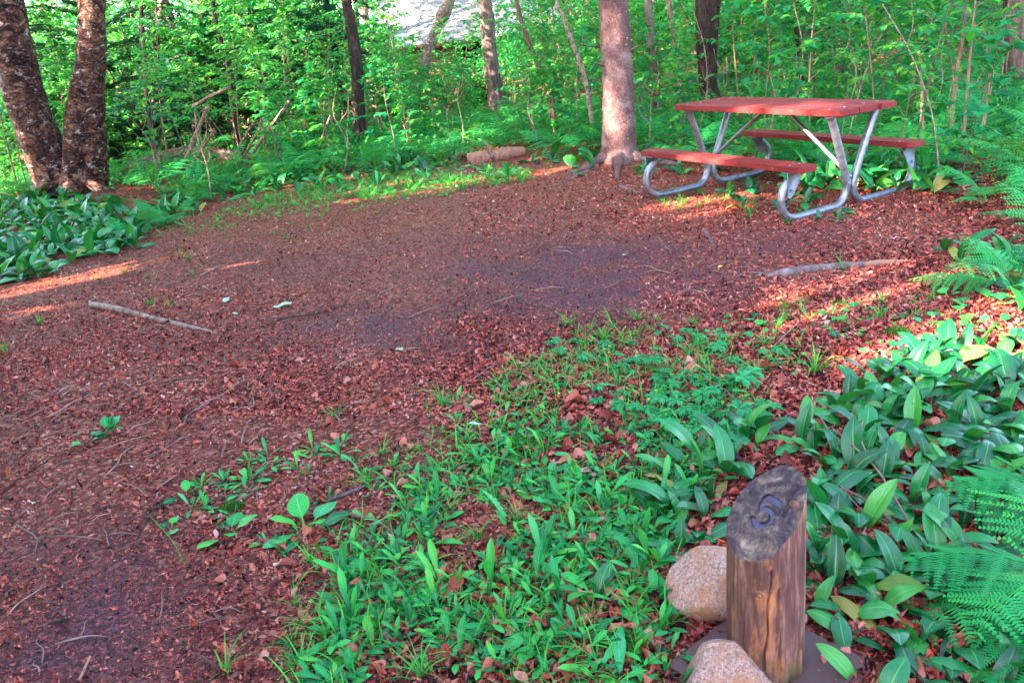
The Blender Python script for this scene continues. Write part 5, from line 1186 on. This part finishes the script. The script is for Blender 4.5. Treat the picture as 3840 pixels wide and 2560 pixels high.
# leafy bushes and young trees farther back
def bush(seed, n, size):
    r = np.random.default_rng(seed); st = Geo(); lf = Geo()
    for k in range(7):
        a = r.uniform(0, 6.3); R2 = r.uniform(.2, .9); e = np.array([math.cos(a)*R2, math.sin(a)*R2, r.uniform(1.4, 2.4)]); tube([(0, 0, 0), e*.5+[0, 0, .2], e], [.03, .02, .006], 5, 8, geo=st)
    nc = 26; c = np.stack([r.normal(0, .62, nc), r.normal(0, .62, nc), r.uniform(.15, 2.6, nc)], 1); P = c[r.integers(0, nc, n)]+r.normal(0, .22, (n, 3))*[1, 1, .5]
    P = P[P[:, 2] > 0]; leaves_at(lf, P, r.uniform(0, 6.3, len(P)), size, r, KITE, .25, .45); return st.mesh('stem', M['stem_bark']), lf.mesh('foliage', M['tree'])
BU = [bush(i, 1500, .13) for i in range(500, 505)]
objs = []; q = np.random.default_rng(77); pts = []
for row, (ya, yb, n) in enumerate(((17.5, 22, 26), (22, 30, 34), (30, 42, 40), (42, 60, 34))):
    for i in range(n):
        yy = q.uniform(ya, yb); px = -500+5000*(i+q.uniform(.1, .9))/n
        if row == 0 and 1350 < px < 2000: continue
        if row == 1 and 1250 < px < 2150 and yy < 28.5: continue
        x = float(at(px, 300, yy)[0])
        s = q.uniform(.8, 1.25)*(1, 1.15, 1.5, 2.2)[row]
        o = root('leafy_bush', (x, yy, gz1(x, yy)), q.uniform(0, 6.3), None, 'bush', None, s); k = int(q.integers(0, 5)); obj('stem', BU[k][0], o); obj('foliage', BU[k][1], o); objs.append(o)
by_region(objs, 'leafy bush far back', 'bushes far back in the wood')
objs = []
for i, (px, yy, sc) in enumerate(((1430, 18, .55), (1500, 19.5, .5), (1570, 18.5, .5), (1640, 19.5, .45), (1700, 18, .42), (1760, 19.5, .47), (1830, 18.5, .5), (1900, 19.5, .6), (1960, 18.2, .7), (1470, 20.5, .8), (1990, 20.5, .85), (1560, 21, .62))):
    x = float(at(px, 300, yy)[0]); o = root('leafy_bush', (x, yy, gz1(x, yy)), i, None, 'bush', None, sc); obj('stem', BU[i % 5][0], o); obj('foliage', BU[i % 5][1], o); objs.append(o)
label_patch(objs, 'low sunlit bush', 'before the cabin', 'bushes before the cabin')
objs = []
for i in range(46):
    yy = q.uniform(17, 42); px = -300+4500*(i+q.random())/46; x = float(at(px, 300, yy)[0])
    if 1450 < px < 2000 and yy < 30: yy = 33
    h = q.uniform(6, 9); w = q.uniform(.05, .13); o = root('far_tree', (x, yy, gz1(x, yy)), 0, None, 'tree')
    obj('trunk', tube([(0, 0, -.1), (q.normal(0, .1), 0, h*.5), (q.normal(0, .4), 0, h)], [w*1.3, w, w*.5], 10, 16, .08, 4, i).mesh('trunk', M[('dark_bark', 'grey_bark', 'pale_bark')[i % 3]]), o)
    obj('crown', BU[i % 5][1], o, (0, 0, h*.55), (0, 0, i), 1.7); objs.append(o)
by_region(objs, 'slim far trunk', 'far trunks in the wood')

# ------------------------------------------------------------------ fallen wood and twigs
def on_ground(pts, lift=0.): 
    out = []
    for q in pts:
        p = G(q[0], q[1]); z = q[2] if len(q) > 2 else 0
        out.append((p[0], p[1], gz1(p[0], p[1])+lift+z))
    return out
def lying(name, pts, rad, mat, label, cat, seed=1, ns=10, n=40, amp=.12, extra=None, extra_name='side_twig'):
    P = on_ground(pts, min(rad)*.7); o0 = np.array(P[0]); o = root(name, tuple(o0), 0, label, cat)
    obj('wood', tube([tuple(np.array(p)-o0) for p in P], rad, ns, n, amp, 30, seed, True, .5, 3.).mesh('wood', M[mat]), o)
    for e in (extra or []):
        Q = on_ground(e[0], .004); obj(extra_name, tube([tuple(np.array(p)-o0) for p in Q], e[1], 6, 12, .1, 30, seed).mesh(extra_name, M[mat]), o)
    return o
lg_ = lying('fallen_log', [(1755, 615), (1800, 610), (1850, 603), (1900, 595), (1965, 585)], [.085, .10, .085, .095, .07], 'pale_bark', 'short barkless reddish log lying at the far rim of the clearing', 'log', 3, 24, 60, .22)
lg_.children[0].data.materials.clear(); lg_.children[0].data.materials.append(M['rawwood'])
obj('branch_stub', tube([(.32, .0, .05), (.30, -.02, .16), (.24, -.03, .24)], [.03, .02, .008], 8, 10, .1).mesh('branch_stub', M['pale_bark']), lg_)
obj('fungus', tube([(.34, -.09, .02), (.36, -.12, .025)], [.05, .02], 10, 6, .2).mesh('fungus', M['grey_bark']), lg_)
lying('fallen_branch', [(343, 1148, .01), (420, 1160, .012), (520, 1180), (600, 1203), (700, 1222), (760, 1236), (812, 1245)], [.024, .026, .021, .019, .017, .012, .006], 'pale_bark', 'pale smooth branch lying on the litter at the left of the clearing', 'branch', 5, 12, 50, .08, [([(600, 1220), (640, 1240), (672, 1255)], [.004, .003])])
lying('fallen_branch', [(2870, 1045), (2930, 1040), (3000, 1022), (3080, 1008), (3160, 1003), (3240, 996)], [.012, .028, .03, .026, .026, .02], 'grey_bark', 'knobbly dark barked branch lying right of the clearing', 'branch', 6, 12, 50, .28, [([(2760, 1040), (2820, 1030), (2880, 1040)], [.008, .012])])
lying('fallen_branch', [(3230, 996), (3290, 990), (3350, 983), (3390, 979), (3430, 976)], [.018, .024, .018, .010, .005], 'rawwood', 'bleached splintered branch end continuing the dark branch', 'branch', 7, 8, 30, .2)
lying('fallen_branch', [(1140, 1937, .01), (1230, 1935, .016), (1320, 1950, .022), (1420, 1975, .018), (1480, 2020, .01), (1505, 2055)], [.004, .006, .0065, .0075, .007, .005], 'twig_bark', 'reddish forked stick at the left of the green carpet', 'stick', 8, 8, 30, .1, [([(1420, 1975, .018), (1400, 2010), (1430, 2060)], [.006, .004])])
lying('fallen_branch', [(1220, 1880, .005), (1290, 1865, .012), (1370, 1830, .01)], [.005, .007, .005], 'grey_bark', 'short grey stick just above the forked stick', 'stick', 9)
lying('fallen_branch', [(620, 1870, 0), (560, 1960, .01), (500, 2050, 0)], [.004, .0035, .002], 'dark_bark', 'thin dark forked twig lying on bare litter, lower left', 'stick', 10)
lying('fallen_twig', [(3122, 1650, .05), (3200, 1760, .09), (3290, 1860, .09), (3404, 1980, .03)], [.0025, .0032, .0035, .003], 'twig_bark', 'long purple twig leaning over the broad leaves, left one', 'twig', 11, 6, 24, .1, [([(3255, 1810, .09), (3225, 1740, .1), (3232, 1650, .08)], [.0025, .0015])])
lying('fallen_twig', [(3104, 1870, .05), (3180, 1900, .06), (3260, 1935, .05), (3355, 1984, .02)], [.002, .004, .0045, .003], 'twig_bark', 'twig right of the post, lower of the two in the broad leaves', 'twig', 12, 6, 24, .1, [([(3150, 1880, .06), (3230, 1950, .04), (3330, 1975, .02)], [.0025, .002])])
lying('fallen_twig', [(3045, 1550, .03), (3090, 1630, .05), (3150, 1730, .04)], [.0018, .0025, .002], 'twig_bark', 'thin twig above the numbered post among broad leaves', 'twig', 13, 6)
lying('fallen_twig', [(2280, 2480, .01), (2200, 2540, .02), (2140, 2620, 0)], [.004, .003, .002], 'twig_bark', 'short twig near the bottom edge in the carpet', 'twig', 14)
lying('fallen_twig', [(2410, 1370, .02), (2520, 1400, .03), (2700, 1480, .04), (2840, 1600, .02)], [.002, .003, .003, .002], 'twig_bark', 'long thin bent twig across the buttercup patch', 'twig', 15, 6, 24)
lying('fallen_twig', [(2860, 1340, .0), (2900, 1310, .02), (2995, 1215, .01)], [.002, .003, .003], 'twig_bark', 'upright-looking thin twig behind the long grass tuft', 'twig', 16, 6)
lying('fallen_twig', [(985, 1225, 0), (1070, 1200, .015), (1180, 1180, .012), (1300, 1145, 0)], [.004, .005, .005, .003], 'dark_bark', 'dark crooked twig behind the pale flat leaf in mid clearing', 'twig', 17, 6, 24)
lying('fallen_twig', [(0, 1850), (70, 1800, .01), (180, 1730, .01)], [.005, .005, .003], 'dark_bark', 'dark twig at the left edge of the picture', 'twig', 18, 6)
lying('fallen_twig', [(185, 2350, .006), (260, 2335, .006)], [.005, .006], 'dark_bark', 'short thick dark twig on the wet litter, lower left', 'twig', 19, 6, 8)
lying('fallen_twig', [(300, 2560), (345, 2480, .01)], [.004, .003], 'rawwood', 'pale split twig at the bottom edge, lower left', 'twig', 20, 6, 8)
tw = []; q = random.Random(12)
TWP = poly_points([(0, 1500), (900, 1400), (1250, 1750), (900, 2560), (0, 2560)], 75, .05, 98)+poly_points([(1250, 1450), (2600, 1300), (2700, 1560), (1700, 1700), (1100, 1800)], 20, .08, 97)
for i, (x, y) in enumerate(TWP+poly_points([(0, 1150), (700, 950), (1600, 760), (2500, 900), (3500, 900), (3300, 1150), (2200, 1250), (1500, 1450), (900, 1700), (700, 2560), (0, 2560)], 110, .15, 99)):
    s = q.uniform(.05, .30)*(.55+.12*y); a = q.uniform(0, PI); b = q.uniform(-.35, .35); d = np.array([math.cos(a), math.sin(a)]); e = np.array([-d[1], d[0]])
    P = [(0, 0, .004), (*(d*s*.33+e*b*s*.2), .012), (*(d*s*.68-e*b*s*.25), .010), (*(d*s), .003)]; rr = q.uniform(.0012, .003)*(1+.07*y)
    g = tube(P, [rr, rr, rr*.8, rr*.4], 5, 10, .12, 30, i)
    if q.random() < .4: tube([P[1], (P[1][0]+d[0]*s*.1+e[0]*s*.2, P[1][1]+d[1]*s*.1+e[1]*s*.2, .008)], [rr*.7, rr*.4], 4, geo=g)
    o = obj('twig', g.mesh('twig', M['twig_bark']), None, (x, y, gz1(x, y)+.004)); o['category'] = 'twig'; tw.append(o)
dd = {}
for o in tw:
    px, py, _ = proj(np.array(o.location[:])); k = 'on the bare litter in the lower left' if py > 1500 else ('left of the dark soil' if px < 1300 else ('on the dark soil in mid clearing' if px < 2500 else 'between the table and the dark branch')); dd.setdefault(k, []).append(o)
for k, v in dd.items(): label_patch(v, 'thin dry twig', k, 'twigs '+k)
# wood debris and stakes by the rim at the left
lying('mossy_log', [(430, 705, .0), (560, 672, .03), (700, 645, .04), (830, 632, .02), (960, 640)], [.09, .13, .14, .12, .06], 'pink_bark', 'rotten purplish log in the brush right of the twin birch', 'log', 31, 18, 40, .2)
lying('fallen_log', [(545, 560), (690, 548)], [.07, .08], 'grey_bark', 'smooth grey log end behind the rotten log', 'log', 32, 16, 14, .06)
for i, (x0, y0, x1, y1, Yd, w, lb) in enumerate(((716, 560, 778, 402, 12.5, .03, 'leftmost of the pale leaning sticks in the brush'), (905, 545, 945, 467, 13., .022, 'short leaning stick left of the tall one in the brush'), (960, 560, 1085, 380, 12.8, .026, 'longest pale leaning stick in the brush'),
        (935, 555, 975, 480, 12.6, .02, 'leaning stick below the longest one in the brush'), (725, 400, 860, 330, 13.5, .025, 'curved grey bough arching over the brush'), (760, 560, 800, 495, 12.4, .02, 'short stake beside the leftmost leaning stick'), (1195, 560, 1240, 430, 12.9, .012, 'thin bent twig rising from the brush'))):
    a_, b_ = at(x0, y0, Yd), at(x1, y1, Yd-.3); g0 = gz1(a_[0], a_[1]); a_ = a_+(a_-b_)*(0 if i == 4 else max(0, a_[2]-g0+.03)/max(.15, b_[2]-a_[2])); o = root('leaning_stick', tuple(a_), 0, lb, 'stick')
    obj('wood', tube([(0, 0, 0), tuple((b_-a_)*.5+[0, 0, .02]), tuple(b_-a_)], [w*1.1, w, w*.8], 8, 14, .1, 10, i).mesh('wood', M['pale_bark']), o)
# exposed roots in front of the table
for i, (pts, rad, lb) in enumerate((([(2240, 650), (2180, 668), (2110, 690), (2060, 700)], [.035, .03, .02, .008], 'smooth root running left from the pink-barked tree'), ([(2330, 700), (2390, 722), (2440, 735)], [.028, .02, .008], 'root running toward the near bench'),
        ([(2430, 740), (2370, 728), (2325, 745)], [.02, .02, .008], 'dark thin root left of the bench foot'), ([(2640, 870), (2665, 900), (2680, 930)], [.016, .02, .01], 'small exposed root end on the soil before the table'), ([(2470, 890), (2500, 930), (2560, 960)], [.010, .014, .006], 'pale exposed root left of the table front'))):
    lying('exposed_root', [(a, b, -.012) for a, b in pts], rad, 'pink_bark' if i != 2 else 'dark_bark', lb, 'root', 50+i, 10, 24, .15)
# pale flat leaves on the litter
for i, (px, py, s, lb) in enumerate(((1062, 1150, .12, 'pale flat oval leaf, largest on the clearing floor'), (850, 1132, .09, 'pale leaf left of the largest pale leaf'), (880, 1180, .06, 'small pale leaf below the left pale one'), (2345, 960, .06, 'pale leaf on dark soil before the near bench'), (1500, 1318, .06, 'small pale leaf on the soil, lower middle'),
        (2700, 1010, .04, 'yellowish small leaf on the dark soil'), (2640, 1620, .06, 'pale leaf among the lobed leaves'), (1780, 1605, .06, 'grey-green dead leaf below the largest grass tuft'))):
    p = G(px, py); o = obj('pale_leaf', rect_leaf(1, .5, 8, 5, .06, .2, ell).mesh('pale_leaf', M['paleleaf'] if i != 5 else M['yleaf']), None, (p[0], p[1], gz1(p[0], p[1])+.012), (.1, -.05, i*1.3+.2), s); tag(o, lb, 'leaf')
# moss cushions
for i, (px, py, s, lb) in enumerate(((1950, 1680, .09, 'moss cushion behind the dandelion'), (870, 1905, .035, 'tiny moss cushion near the plantains'), (2330, 2440, .07, 'moss cushion between carpet and lower stone'), (3360, 1250, .05, 'grey-green moss dab on litter behind the broad-leaved bed'))):
    p = G(px, py); q = np.random.default_rng(i); n = 900; a = q.uniform(0, 6.3, n); rr = np.sqrt(q.random(n))*s; P = np.stack([rr*np.cos(a)*1.3, rr*np.sin(a), .02*(1-(rr/s)**2)+q.random(n)*.004], 1)
    g = Geo(); leaves_at(g, P, q.uniform(0, 6.3, n), .012, q, KITE, -.9, .5); tag(obj('moss_cushion', g.mesh('moss_cushion', M['moss']), None, (p[0], p[1], gz1(p[0], p[1]))), lb, 'moss')

finish_labels()
